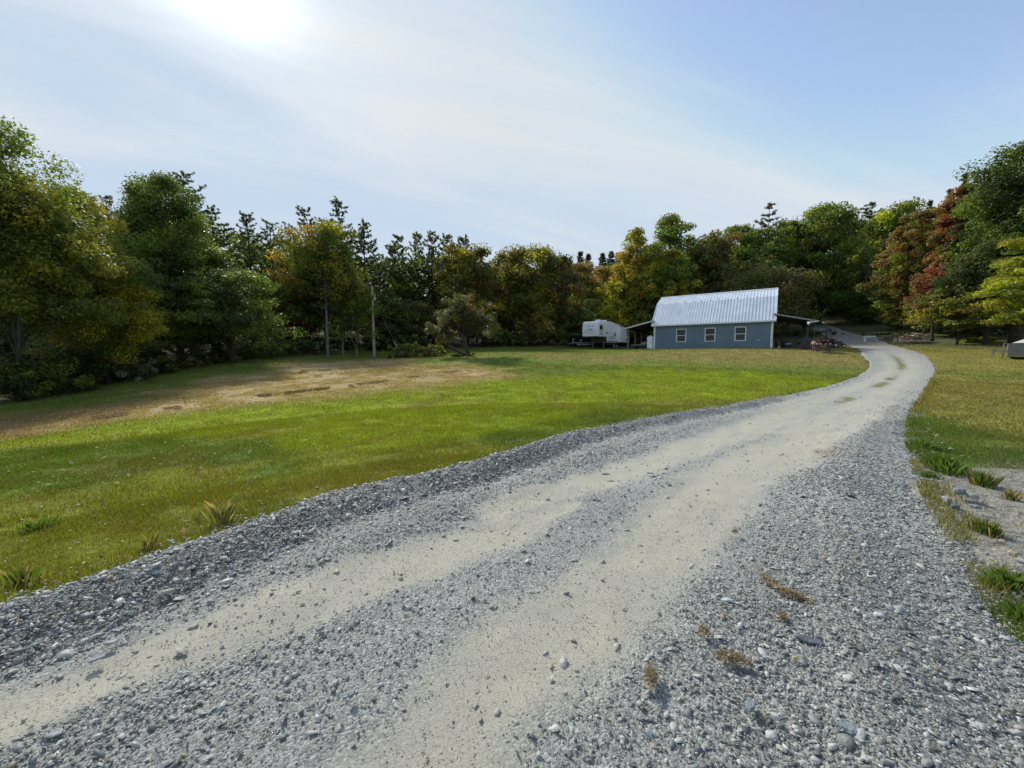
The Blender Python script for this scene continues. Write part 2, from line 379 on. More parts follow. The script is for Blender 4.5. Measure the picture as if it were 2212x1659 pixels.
A(FG, (740,368),(820,372),(600,368),(660,365))
A(OLV, (960,380),(980,395),(1010,430),(1000,372),(950,360),(1020,400),(960,410),(1000,358),(940,350),(985,350))
A(DG, (935,450),(950,430),(1015,375),(1000,700),(1023,640))
A((.13,.15,.06), (990,344),(950,343),(900,345),(1020,346))
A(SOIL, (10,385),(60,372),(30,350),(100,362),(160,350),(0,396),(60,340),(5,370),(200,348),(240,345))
A(SAND, (1010,475),(1022,520),(1023,570),(1000,545))
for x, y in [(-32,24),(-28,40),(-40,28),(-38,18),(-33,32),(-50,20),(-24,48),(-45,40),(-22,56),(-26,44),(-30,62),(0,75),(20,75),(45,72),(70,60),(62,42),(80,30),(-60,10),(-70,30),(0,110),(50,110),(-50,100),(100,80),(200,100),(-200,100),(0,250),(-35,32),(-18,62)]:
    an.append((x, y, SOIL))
for x, y in [(-10,-5),(0,-10),(10,-8),(20,3),(30,10),(-20,5),(40,20)]: an.append((x, y, OLV))
ax = np.array([a[0] for a in an]); ay = np.array([a[1] for a in an]); ac = np.array([a[2] for a in an])
ala = np.arctan2(ax, ay); alr = np.log(np.hypot(ax, ay))
TL = [G(*p) for p in [(0,397),(60,389),(139,376),(185,363),(278,352.5),(338,347.5),(430,347),(520,346.5),(579,345)]]
TLa = np.array([math.atan2(p[0], p[1]) for p in TL]); TLr = np.array([math.hypot(*p) for p in TL])
def gcol(x, y):
    x = np.asarray(x, float); y = np.asarray(y, float)
    wx = x+(fbm(x*.35, y*.35, 61)-.5)*.18*np.hypot(x, y); wy = y+(fbm(x*.35, y*.35, 62)-.5)*.18*np.hypot(x, y)
    a = np.arctan2(wx, wy); r = np.log(np.maximum(np.hypot(wx, wy), .5)); out = np.empty((len(x), 3))
    for i in range(0, len(x), 40000):
        da = a[i:i+40000, None]-ala; da = (da+math.pi) % (2*math.pi)-math.pi
        d2 = (da*1.1)**2+(r[i:i+40000, None]-alr)**2
        w = 1/(d2+.0006)**2; out[i:i+40000] = (w@ac)/w.sum(1)[:, None]
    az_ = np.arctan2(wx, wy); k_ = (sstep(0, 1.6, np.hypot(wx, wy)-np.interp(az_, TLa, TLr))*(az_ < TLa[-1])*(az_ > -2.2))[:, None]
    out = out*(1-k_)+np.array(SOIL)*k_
    n = fbm(x*.9, y*.9, 71, 5)[:, None]
    out *= (.78+.44*n)
    yel = sstep(.55, .75, fbm(x*.6, y*.6, 72))[:, None]*.45
    lum = out.sum(1)[:, None]/3
    out = out*(1-yel)+yel*lum*np.array([1.45,1.2,.35])
    return out
# polar sheet: fine near the camera, reaching the horizon
rr = np.concatenate([[0], np.geomspace(.5, 900, 330)]); na = 900
aa = np.linspace(0, 2*math.pi, na, endpoint=False)
RR, AA = np.meshgrid(rr[1:], aa, indexing='ij'); gx = RR*np.sin(AA); gy = RR*np.cos(AA)
gz = H(gx, gy)
nr = gx.shape[0]
gf = gx.ravel(); hf = gy.ravel(); gc = gcol(gf, hf)
lum = gc.sum(1); hay = sstep(.03, .10, gc[:, 0]-gc[:, 1])
gz = gz+((fbm(gx*2.2, gy*2.2, 81)-.5)*.07).reshape(gz.shape)+((fbm(gx*5, gy*5, 82)-.5)*.14*hay.reshape(gz.shape))*(RR < 80)
# keep the lawn under the driveway and under the barn floor
bank = on_road(gf, hf, -.03).reshape(gz.shape); gz = gz-.14*bank
idx = np.arange(nr*na).reshape(nr, na)
q = np.stack([idx[:-1], np.roll(idx[:-1], -1, 1), np.roll(idx[1:], -1, 1), idx[1:]], -1).reshape(-1, 4)
V = np.stack([gx, gy, gz], -1).reshape(-1, 3)
V = np.vstack([V, [[0, 0, float(gz[0].mean())]]])
tri = np.stack([np.full(na, len(V)-1), np.roll(idx[0], -1), idx[0]], -1)
loops = np.concatenate([q[:, ::-1].ravel(), tri[:, ::-1].ravel()]); tot = np.concatenate([np.full(len(q), 4), np.full(len(tri), 3)]); st = np.concatenate([[0], np.cumsum(tot)[:-1]])
me = np_mesh('ground', V, loops, st, tot, ptcol=np.vstack([gc, gc[:1]]), smooth=True)
# make sure the sheet faces up
if me.polygons[len(q)//2].normal.z < 0: me.flip_normals()
tag(link('ground', me, None, ground_mat()), kind='structure', label='mown lawn, brown hay field and wooded hillside')
# ------------------------------------------------------------------ scatter helpers
rng = np.random.default_rng(7)
def project(x, y, z):
    dz = z-CZ; dep = y*cp-dz*sp; upc = y*sp+dz*cp
    dep = np.where(dep < .05, .05, dep)
    return 512+F*x/dep, 384-F*upc/dep
def visible(x, y, z, mx=260, my=120):
    px, py = project(x, y, z); return (y > .2) & (px > -mx) & (px < 1024+mx) & (py < 768+my)
def road_sample(n, smin, smax):
    k = rng.random(n)*(np.searchsorted(ss, smax)-np.searchsorted(ss, smin))+np.searchsorted(ss, smin)
    w = np.gradient(ss)[np.minimum(k.astype(int), ns-1)]
    return k, w
def bil(Aq, fs, fu):
    i = np.clip(fs.astype(int), 0, ns-2); j = np.clip(fu.astype(int), 0, nu-2); a = fs-i; b = fu-j
    return (Aq[i, j]*(1-a)+Aq[i+1, j]*a)*(1-b)+(Aq[i, j+1]*(1-a)+Aq[i+1, j+1]*a)*b
def stones_at(x, y, z, size, col, tilt=.35, flat=.15, sink=.15):
    n = len(x); k = 5
    ang = (np.arange(k)/k*2*math.pi)[None]+rng.uniform(-.45, .45, (n, k))+rng.uniform(0, 6.28, (n, 1))
    radp = rng.uniform(.62, 1.15, (n, k)); el = rng.uniform(.38, .8, (n, 1)); yaw = rng.uniform(0, 6.28, n)
    px = np.cos(ang)*radp; py = np.sin(ang)*radp*el
    th = size*flat*rng.uniform(.5, 1.3, n)
    loc = np.zeros((n, 2*k, 3))
    s = size[:, None]*.5
    loc[:, :k, 0] = px*s; loc[:, :k, 1] = py*s; loc[:, :k, 2] = -th[:, None]*.5
    sk = rng.uniform(.7, .95, (n, 1))
    loc[:, k:, 0] = px*s*sk; loc[:, k:, 1] = py*s*sk; loc[:, k:, 2] = th[:, None]*.5*(1+rng.uniform(-.3, .3, (n, k)))
    tx = rng.normal(0, tilt, n); ty = rng.normal(0, tilt, n)
    def rot(a, b, t):
        c = np.cos(t)[:, None]; s_ = np.sin(t)[:, None]
        u = loc[:, :, a]*c-loc[:, :, b]*s_; v = loc[:, :, a]*s_+loc[:, :, b]*c; loc[:, :, a] = u; loc[:, :, b] = v
    rot(1, 2, tx); rot(0, 2, ty); rot(0, 1, yaw)
    loc[:, :, 0] += x[:, None]; loc[:, :, 1] += y[:, None]; loc[:, :, 2] += (z+th*.5-sink*size*.3)[:, None]
    Vv = loc.reshape(-1, 3); base = (np.arange(n)*2*k)[:, None]
    top = base+np.arange(k, 2*k)[None]
    sides = np.stack([np.stack([base[:, 0]+i, base[:, 0]+(i+1) % k, base[:, 0]+k+(i+1) % k, base[:, 0]+k+i], -1) for i in range(k)], 1)
    loops = np.concatenate([top, sides.reshape(n, -1)], 1).ravel()
    tot = np.tile(np.array([k]+[4]*k), n); st = np.concatenate([[0], np.cumsum(tot)[:-1]])
    fc = np.repeat(col, k+1, 0)
    return Vv, loops, st, tot, fc
def slate_cols(n, dusty=None):
    t = rng.random(n)[:, None]**1.7; c = np.array([.105,.118,.115])*(1-t)+np.array([.45,.465,.445])*t
    w = rng.random(n) < .012; c[w] = [.42,.42,.39]
    g = rng.random(n) < .05; c[g] = np.array([.20,.18,.12])
    if dusty is not None: c = c*(1-dusty[:, None]*.6)+np.array([.34,.33,.28])*dusty[:, None]*.6
    return c
parts = []
def scatter(n, smin, smax, rmin, rmax, smean, sig, dens):
    k = rng.random(n)*(np.searchsorted(ss, smax)-1); fu = rng.random(n)*(nu-1)
    x = bil(Xr, k, fu); y = bil(Yr, k, fu); z = bil(Zr, k, fu); u = np.interp(fu, np.arange(nu), us)
    r = np.hypot(x, y); d = bil(dust, k, fu)
    e = bil(edge, k, fu)
    keep = (r > rmin) & (r < rmax) & visible(x, y, z) & (rng.random(n) < dens(u, d, r)*np.where(e > .25, 1, .15))
    x, y, z, u, d, r = (q[keep] for q in (x, y, z, u, d, r))
    size = np.clip(rng.lognormal(math.log(smean), sig, len(x)), .006, .10)*np.where(u < .17, 1.25, 1)
    parts.append((x, y, z, size, slate_cols(len(x), np.clip(d*1.2, 0, 1)), u))
zone = lambda u, d, r: np.clip(1.0-1.45*np.clip(d, 0, 1), .07, 1)*np.interp(u, [-.1,.13,.16,.20,.25,.30,.43,.47,.54,.72,.8,1.1], [1,1,.5,.4,.8,.5,.15,.15,.12,.45,1,1])*np.where(r < 3.2, 1.5, 1)
smax_near = float(np.interp(0, [0], [0]))
s12 = ss[-1]
cd = np.hypot(*((Ls+Rs)/2).T); s_at = lambda r: ss[np.argmax(cd > r) if (cd > r).any() else -1]
sA = max(ss[np.where(cd < 4)[0].max()] if (cd < 4).any() else 6, 6); sB = ss[np.where(cd < 9)[0].max()]; sC = ss[np.where(cd < 18)[0].max()]; sD = ss[np.where(cd < 30)[0].max()]
scatter(420000, 0, sB, 0, 4.8, .0125, .35, zone)
scatter(150000, 0, sB, 0, 7.5, .022, .4, zone)
scatter(260000, 0, sB, 0, 5.2, .0095, .3, lambda u, d, r: np.where(u > .16, .45, .1))
scatter(24000, 0, sB, 0, 9.5, .038, .4, zone)
scatter(3600, 0, sB, 0, 9.5, .062, .3, lambda u, d, r: np.where((u < .17) | (u > .8), 1, .12))
scatter(150000, 0, sC, 6, 17, .030, .3, zone)
scatter(20000, 0, sD, 12, 30, .05, .3, zone)
for E_, sgn, nb_ in ((Ls, 1, 9000), (Rs, -1, 7000)):      # strays thrown into the grass along both edges
    k = rng.random(nb_)*np.searchsorted(ss, sC); i = k.astype(int); f = (k-i)[:, None]; b_ = E_[i]*(1-f)+E_[np.minimum(i+1, ns-1)]*f
    o_ = (Ls-Rs)[i]; o_ = o_/np.linalg.norm(o_, axis=1)[:, None]*sgn; b_ = b_+o_*(rng.exponential(.11, nb_)*(.3+1.5*fbm(k*.06, k*0+sgn, 95))-.06)[:, None]
    x, y = b_[:, 0], b_[:, 1]; kk = (y > .3) & visible(x, y, H(x, y)); x, y = x[kk], y[kk]
    parts.append((x, y, H(x, y)+.022, np.clip(rng.lognormal(math.log(.021), .4, len(x)), .01, .06)*(1+np.hypot(x, y)*.04), slate_cols(len(x)), np.full(len(x), .3)))
cat_ = [np.concatenate([p[i] for p in parts]) for i in range(6)]
x, y, z, size, col, u = cat_
lift = np.where(u < .15, rng.random(len(x))*.05, rng.random(len(x))*.012)
tl = .38
Vv, lo, st, to, fc = stones_at(x, y, z+lift, size, col, tl)
print('stones', len(x), 'road length', ss[-1], 'w0', w0)
me = np_mesh('gravel_chips', Vv, lo, st, to, facecol=fc)
tag(link('gravel_chips', me, None, STONE), kind='stuff', label='loose blue grey slate chips strewn over the driveway', cat='gravel')
# ------------------------------------------------------------------ grass blades
def blades(x, y, z, h, w, col, lean=.5, name='grass', matl=None, n3=True):
    n = len(x); a = rng.uniform(0, 6.28, n); b = rng.uniform(0, 6.28, n); l = h*rng.uniform(.1, lean*1.6, n)
    Vq = np.empty((n, 3, 3)); dx = np.cos(a)*w*.5; dy = np.sin(a)*w*.5
    Vq[:, 0] = np.stack([x-dx, y-dy, z-.01], -1); Vq[:, 1] = np.stack([x+dx, y+dy, z-.01], -1)
    Vq[:, 2] = np.stack([x+np.cos(b)*l, y+np.sin(b)*l, z+h], -1)
    return Vq.reshape(-1, 3), col
def tri_mesh(name, V, facecol):
    n = len(V)//3; return np_mesh(name, V, np.arange(3*n), np.arange(n)*3, np.full(n, 3), facecol)
gv = []; gcs = []
for (n, r0, r1, hh, ww) in [(330000, 1.5, 7, .045, .006), (330000, 6, 14, .05, .012), (300000, 12, 30, .055, .024), (200000, 28, 60, .06, .05)]:
    th = rng.uniform(rad(-62), rad(62), n); r = np.sqrt(rng.uniform(r0**2, r1**2, n)); x = r*np.sin(th); y = r*np.cos(th)
    k = ~on_road(x, y, -.012); x = x[k]; y = y[k]; r = r[k]
    c = gcol(x, y)
    sand = (c[:, 2] > .12); soil = c.sum(1) < .17
    keep = ~(sand & (rng.random(len(x)) < .95)) & ~soil & (y > .6)
    x = x[keep]; y = y[keep]; c = c[keep]; r = r[keep]
    z = H(x, y); k = visible(x, y, z, 200, 100); x = x[k]; y = y[k]; z = z[k]; c = c[k]
    t = rng.random(len(x))[:, None]; c = c*(.65+.75*t)
    dry = rng.random(len(x)) < .12; c[dry] = c[dry].sum(1)[:, None]/3*np.array([1.9,1.55,.8])
    hs = hh*rng.uniform(.4, 1.35, len(x))*(.6+.9*fbm(x*1.5, y*1.5, 91))
    V_, c_ = blades(x, y, z, hs, ww*rng.uniform(.7, 1.3, len(x)), c)
    gv.append(V_); gcs.append(c_)
for E_, sgn, nb_ in ((Ls, 1, 16000), (Rs, -1, 16000)):
    k = rng.random(nb_)**1.0*np.searchsorted(ss, sD); i = k.astype(int); f = (k-i)[:, None]; b_ = E_[i]*(1-f)+E_[np.minimum(i+1, ns-1)]*f
    o_ = (Ls-Rs)[i]; o_ = o_/np.linalg.norm(o_, axis=1)[:, None]*sgn; off = np.abs(rng.normal(0, .16, nb_))-.07; b_ = b_+o_*off[:, None]
    cl_ = fbm(b_[:, 0]*2.5, b_[:, 1]*2.5, 93) > .47; b_ = b_[cl_]; x, y = b_[:, 0], b_[:, 1]; r = np.hypot(x, y)
    kk = (y > .6) & visible(x, y, H(x, y)); x, y, r = x[kk], y[kk], r[kk]; c = gcol(x, y); c[c[:, 2] > .12] = OLV
    V_, c_ = blades(x, y, H(x, y)+.01, rng.uniform(.04, .15, len(x)), np.maximum(.006, r*.0016), c*rng.uniform(.6, 1.5, (len(x), 1))); gv.append(V_); gcs.append(c_)
me = tri_mesh('grass', np.vstack(gv), np.vstack(gcs))
tag(link('grass', me, None, GRASSM), kind='stuff', label='short mown grass of the lawn, green with dry yellow patches', cat='grass')
print('blades', len(me.polygons))
def tuft(name, px, py, rad_, n, h, w, cols, label, cat='grass tuft', lean=.5, group=None, xy=None, dense=True):
    c = G(px, py) if xy is None else np.array(xy)
    a = rng.uniform(0, 6.28, n); r = rad_*np.minimum(np.abs(rng.normal(0, .42, n)), .8); el_ = rng.uniform(.45, .9); ea = rng.uniform(0, 3.1); x0_ = np.cos(a)*r*1.25; y0_ = np.sin(a)*r*el_; x = x0_*math.cos(ea)-y0_*math.sin(ea); y = x0_*math.sin(ea)+y0_*math.cos(ea)
    z = H(x+c[0], y+c[1])-h1(*c)
    cc = np.array(cols)[rng.integers(0, len(cols), n)]*rng.uniform(.6, 1.4, (n, 1))
    hh = h*rng.uniform(.2, 1.05, n)**1.3*np.clip(1-.35*r/rad_, .3, 1); b = np.arctan2(y, x)+rng.normal(0, .9, n); l = hh*rng.uniform(.1, 1.3, n)*lean*1.1
    Vq = np.empty((n, 4, 3)); pa = b+1.57; dx = np.cos(pa)*w*.5; dy = np.sin(pa)*w*.5
    Vq[:, 0] = np.stack([x-dx, y-dy, z-.02], -1); Vq[:, 1] = np.stack([x+dx, y+dy, z-.02], -1)
    Vq[:, 2] = np.stack([x+np.cos(b)*l*.35+dx*.8, y+np.sin(b)*l*.35+dy*.8, z+hh*.6], -1)
    Vq[:, 3] = np.stack([x+np.cos(b)*l, y+np.sin(b)*l, z+hh], -1)
    me = quads_mesh(name, Vq.reshape(-1, 3), n, cc)
    o = link(name, me, None, GRASSM, (c[0], c[1], h1(*c)+(.02 if dense else 0)))
    return tag(o, label=label, cat=cat, group=group)
GR = [(.10,.18,.03),(.08,.15,.025),(.14,.19,.04)]; DRY = [(.34,.25,.12),(.25,.17,.08),(.40,.31,.17)]; MIX = [(.22,.21,.07),(.32,.27,.12),(.16,.19,.05)]
tuft('grass_tuft', 222, 523, .17, 110, .30, .0035, MIX, 'tall seedy grass tuft standing at the top of the gravel bank on the left')
tuft('grass_tuft', 150, 548, .15, 150, .14, .0035, MIX, 'thin brownish grass tuft low on the left bank of the driveway, nearer the corner')
tuft('grass_tuft', 20, 585, .22, 130, .18, .004, MIX+GR, 'weedy grass tuft against the gravel bank at the left edge of the photo')
tuft('grass_tuft', 38, 530, .22, 200, .12, .006, GR, 'green grass clump beside a bare patch in the left lawn')
tuft('grass_tuft', 945, 470, .42, 1300, .24, .010, GR, 'lush long green grass tuft along the right edge of the gravel')
tuft('grass_tuft', 925, 448, .35, 800, .16, .010, GR, 'green grass fringe farther up the right edge of the gravel, above the lush tuft')
tuft('grass_tuft', 928, 478, .14, 350, .09, .008, GR, 'small round green tuft spilling onto the gravel on the right')
tuft('grass_tuft', 982, 486, .14, 420, .22, .008, GR+MIX, 'arching long grass tuft beside the pale dirt patch')
tuft('grass_tuft', 985, 533, .13, 550, .13, .007, GR+MIX, 'short green clump with dry straw between the gravel and the dirt patch')
tuft('grass_tuft', 1010, 590, .17, 900, .14, .007, GR, 'dense green grass clump at the right edge of the photo')
tuft('grass_tuft', 1022, 625, .13, 700, .12, .007, GR, 'lowest green grass clump at the right edge, beside the coarse gravel')
tuft('grass_tuft', 1012, 500, .10, 220, .12, .006, GR+DRY, 'thin dry and green tuft on the edge of the pale dirt patch')
# a few fallen leaves and weed leaves lying in the lawn
n = 5200; th = rng.uniform(rad(-60), rad(60), n); r = 2+22*rng.random(n)**1.1; x = r*np.sin(th); y = r*np.cos(th); k = (~on_road(x, y, .02)) & (y > .6); x = x[k]; y = y[k]; r = r[k]; n = len(x)
a = rng.uniform(0, 6.28, n); s_ = rng.uniform(.008, .022, n)*(1+r*.06); z = H(x, y)+.03+rng.random(n)*.02
ux = np.cos(a)*s_; uy = np.sin(a)*s_; uz = rng.normal(0, .35, n)*s_; vx = -np.sin(a)*s_*.6; vy = np.cos(a)*s_*.6; vz = rng.normal(0, .35, n)*s_
Vq = np.stack([np.stack([x-ux, y-uy, z-uz], -1), np.stack([x+vx, y+vy, z+vz], -1), np.stack([x+ux, y+uy, z+uz], -1), np.stack([x-vx, y-vy, z-vz], -1)], 1)
cc = np.array([(.30,.26,.06),(.14,.20,.04),(.34,.28,.16),(.09,.15,.03),(.24,.14,.05)])[rng.choice(5, n, p=[.25,.25,.15,.25,.1])]*rng.uniform(.7, 1.3, (n, 1))
tag(link('lawn_litter', quads_mesh('lawn_litter', Vq.reshape(-1, 3), n, cc), None, GRASSM), kind='stuff', label='small weed leaves and fallen leaves scattered in the lawn', cat='leaf litter')
def windrow(p0, p1, n, wid, hgt, cols, label):
    a = G2(*p0); b = G2(*p1); t = rng.random(n); lump = fbm(t*14, t*0+p0[0], 97); keep = rng.random(n) < sstep(.42, .72, lump)*.5; t = t[keep]; lump = lump[keep]; n = len(t)
    w = rng.normal(0, wid, n)+(fbm(t*5, t*0+9, 98)-.5)*1.6; d = (b-a)/np.linalg.norm(b-a); x = a[0]+(b-a)[0]*t-d[1]*w; y = a[1]+(b-a)[1]*t+d[0]*w
    z = H(x, y)+.02+hgt*lump*rng.random(n)*np.exp(-(w/wid)**2*.5); L_ = rng.uniform(.05, .16, n); q = rng.uniform(0, 6.28, n); uz = rng.normal(0, .02, n); ww_ = .010
    ux = np.cos(q)*L_; uy = np.sin(q)*L_; vx = -np.sin(q)*ww_; vy = np.cos(q)*ww_
    Vq = np.stack([np.stack([x-ux, y-uy, z-uz], -1), np.stack([x+vx, y+vy, z+.012], -1), np.stack([x+ux, y+uy, z+uz], -1), np.stack([x-vx, y-vy, z-.012], -1)], 1)
    cc = np.array(cols)[rng.integers(0, len(cols), n)]*rng.uniform(.6, 1.3, (n, 1))
    tag(link('hay_windrow', quads_mesh('hay_windrow', Vq.reshape(-1, 3), n, cc), None, STRAW), label=label, cat='hay', kind='stuff')
HD = [(.34,.27,.16),(.40,.32,.20),(.27,.20,.12)]
windrow((560,858), (760,835), 7000, .22, .2, HD, 'dark ragged row of cut hay at the right of the brown field')
windrow((760,834), (1010,800), 5000, .20, .14, HD, 'thin dark row of cut hay running toward the crooked apple tree')
windrow((200,905), (400,880), 3500, .3, .14, HD, 'dark row of cut hay low in the left of the brown field')
windrow((430,842), (700,800), 5000, .4, .12, HD+[(.25,.18,.09)], 'faint row of cut hay through the middle of the brown field')
windrow((620,805), (860,790), 3500, .4, .1, HD+[(.33,.26,.15)], 'faint upper row of cut hay in front of the pole')
def drytuft(px, py, rx, n, label, leafy=False):
    c = G(px, py); z0 = h1(*c)+.075
    n = int(n*.4); a = rng.uniform(0, 6.28, n); r = rx*np.minimum(np.abs(rng.normal(0, .6, n)), 1); yw = rng.uniform(0, 3); x0_ = np.cos(a)*r*1.5; y0_ = np.sin(a)*r*.6; x = x0_*math.cos(yw)-y0_*math.sin(yw); y = x0_*math.sin(yw)+y0_*math.cos(yw); z = rng.random(n)*.022
    d = rng.uniform(0, 6.28, n); L_ = rng.uniform(.02, .06, n); w = .0022
    Vq = np.empty((n, 4, 3)); ux = np.cos(d)*L_*.5; uy = np.sin(d)*L_*.5; uz = rng.normal(0, .012, n); vx = -np.sin(d)*w; vy = np.cos(d)*w
    Vq[:, 0] = np.stack([x-ux, y-uy, z-uz], -1); Vq[:, 1] = np.stack([x+vx, y+vy, z+.004], -1); Vq[:, 2] = np.stack([x+ux, y+uy, z+uz], -1); Vq[:, 3] = np.stack([x-vx, y-vy, z-.004], -1)
    cc = np.array([(.34,.28,.21),(.42,.35,.26),(.25,.20,.15)])[rng.integers(0, 3, n)]*rng.uniform(.7, 1.3, (n, 1))
    o = link('dry_grass_clump', quads_mesh('dry_grass_clump', Vq.reshape(-1, 3), n, cc), None, STRAW, (c[0], c[1], z0)); tag(o, label=label, cat='dry grass clump')
drytuft(770, 592, .065, 900, 'long brown mat of dead grass on the gravel, upper of the two touching mats')
drytuft(793, 606, .07, 900, 'brown mat of dead grass on the gravel just beside the big flat dark stone')
drytuft(733, 672, .055, 1000, 'thick upright brown clump of dead grass at the lower right of the driveway')
drytuft(650, 690, .05, 700, 'flattened brown clump of dead grass nearest the dusty wheel track')
drytuft(703, 643, .03, 350, 'small faint tuft of dead grass between the two larger clumps')
drytuft(782, 628, .03, 250, 'little pale wad of dead grass below the touching mats')
drytuft(735, 540, .025, 200, 'tiny orange brown tuft of dead grass on the gravel shoulder')
# ------------------------------------------------------------------ single larger stones
def rock(px, py, size, flat, colr, label, yaw=0, tilt=0, el=.6, name='rock', group=None, dz=0, crest=None):
    c = G(px, py); dz += .02; n = 9; m = MB(); R_ = random.Random(int(px*7+py))
    a0 = [i/n*2*math.pi+R_.uniform(-.2, .2) for i in range(n)]; rp = [R_.uniform(.7, 1.1) for _ in range(n)]
    vs = []
    for lay, (sc, zz) in enumerate(((.9, -.5), (1, 0), (.93, .35), (.72, .5))):
        for a, r in zip(a0, rp): vs.append((math.cos(a)*r*sc*size/2, math.sin(a)*r*sc*el*size/2, (zz+R_.uniform(-.05, .05))*size*flat))
    fs = [tuple(range(n))[::-1]]+[(l*n+i, l*n+(i+1) % n, (l+1)*n+(i+1) % n, (l+1)*n+i) for l in range(3) for i in range(n)]+[tuple(range(3*n, 4*n))]
    m.add(vs, fs)
    kk = 'rock%.2f' % colr[0]
    o = m.build(name, mat(kk, colr, .65, noise=(30,.35), bump=.6, bscale=60), bevel=0)
    z = h1(*c)+.05+size*flat*.3+dz
    o.location = (c[0], c[1], z); o.rotation_euler = (tilt, tilt*.5, yaw)
    if crest is not None:      # sits on the crest of the gravel bank
        j = int(np.argmin(abs(us-crest))); jx, _ = project(Xr[:, j], Yr[:, j], Zr[:, j]); i = int(np.argmin(abs(jx-px)+(Yr[:, j] < .5)*1e4)); o.location = (Xr[i, j], Yr[i, j], Zr[i, j]+size*flat*.35+.015)
    return tag(o, label=label, cat='stone', group=group)
DK = (.085,.10,.12); MD = (.19,.22,.24); LT = (.25,.27,.275)
rock(844, 601, .17, .10, DK, 'long flat dark slate slab lying on the gravel beside the dead grass mats', yaw=-.6, el=.35)
rock(808, 652, .15, .13, DK, 'dark blunt slate slab on the gravel below the long flat slab', yaw=-.5, el=.45)
rock(312, 543-10, .16, .22, LT, 'large pale slate block at the top of the left gravel bank', yaw=.4, tilt=.15) if False else None
rock(210, 540, .13, .22, LT, 'largest pale slate block on the crest of the left gravel bank', yaw=.5, tilt=.15, crest=.055)
rock(180, 552, .12, .2, MD, 'flat grey block on the crest of the left bank, left of the largest pale one', yaw=.2, tilt=.1, crest=.06)
rock(250, 527, .13, .25, DK, 'dark angular block on the crest of the left bank, under the tall grass tuft', yaw=.8, tilt=.1, crest=.05)
rock(152, 572, .10, .2, LT, 'small pale chip on the slope of the left bank below the grey block', yaw=.1, tilt=.25, crest=.10)
rock(112, 653, .08, .16, LT, 'pale flat slate lying on the grey shoulder left of the dusty track', yaw=.3)
rock(98, 670, .09, .12, MD, 'thin grey slate next to the pale flat one left of the dusty track', yaw=.9)
rock(606, 479, .14, .10, DK, 'thin dark slate lying on the dusty track in mid driveway, left one of two', yaw=.1, el=.35)
rock(650, 478, .12, .12, MD, 'thin grey slate lying in mid driveway, right one of two', yaw=-.2, el=.4)
rock(56, 748, .08, .14, LT, 'pale pointed slate chip on the bottom left of the driveway', yaw=.5)
rock(320, 640, .06, .3, MD, 'lone grey stone on the grey strip between the wheel tracks', yaw=.5)
rock(352, 707, .06, .3, MD, 'lone bluish stone near the bottom of the strip between the wheel tracks', yaw=1.5)
rock(960, 500, .17, .4, MD, 'biggest block of the rock cluster beside the long grass on the right', yaw=.2, dz=.02)
rock(946, 506, .12, .4, LT, 'pale block at the left of the rock cluster beside the long grass', yaw=.9)
rock(972, 503, .12, .45, LT, 'pale block at the right of the rock cluster beside the long grass', yaw=1.9)
rock(955, 514, .11, .4, DK, 'dark stone at the front of the rock cluster beside the long grass', yaw=.4)
rock(975, 514, .10, .4, MD, 'small grey stone at the lower right of the rock cluster', yaw=2.4)
rock(1000, 551, .09, .45, (.36,.30,.22), 'buff stone at the edge of the pale dirt patch', yaw=.3)
rock(1012, 563, .08, .45, (.33,.27,.2), 'smaller buff stone at the edge of the pale dirt patch, nearer the grass clump', yaw=1.3)
rock(794, 671, .035, .6, (.45,.40,.25), 'small yellowish pebble on the dark coarse gravel', yaw=.3)
rock(838, 690, .035, .6, (.55,.54,.5), 'small white pebble on the coarse gravel at the lower right', yaw=1.3)
rock(774, 731, .05, .4, (.50,.50,.47), 'long white pebble near the bottom of the coarse gravel', yaw=-.6, el=.45)
rock(860, 662, .035, .6, (.50,.47,.36), 'cream pebble on the coarse gravel, farthest right of the pale pebbles', yaw=2.3)
rock(848, 745, .11, .3, MD, 'large blue grey slate block at the bottom of the coarse gravel', yaw=-.7)
rock(750, 720, .08, .25, MD, 'flat greenish grey slate beside the long white pebble', yaw=.7)

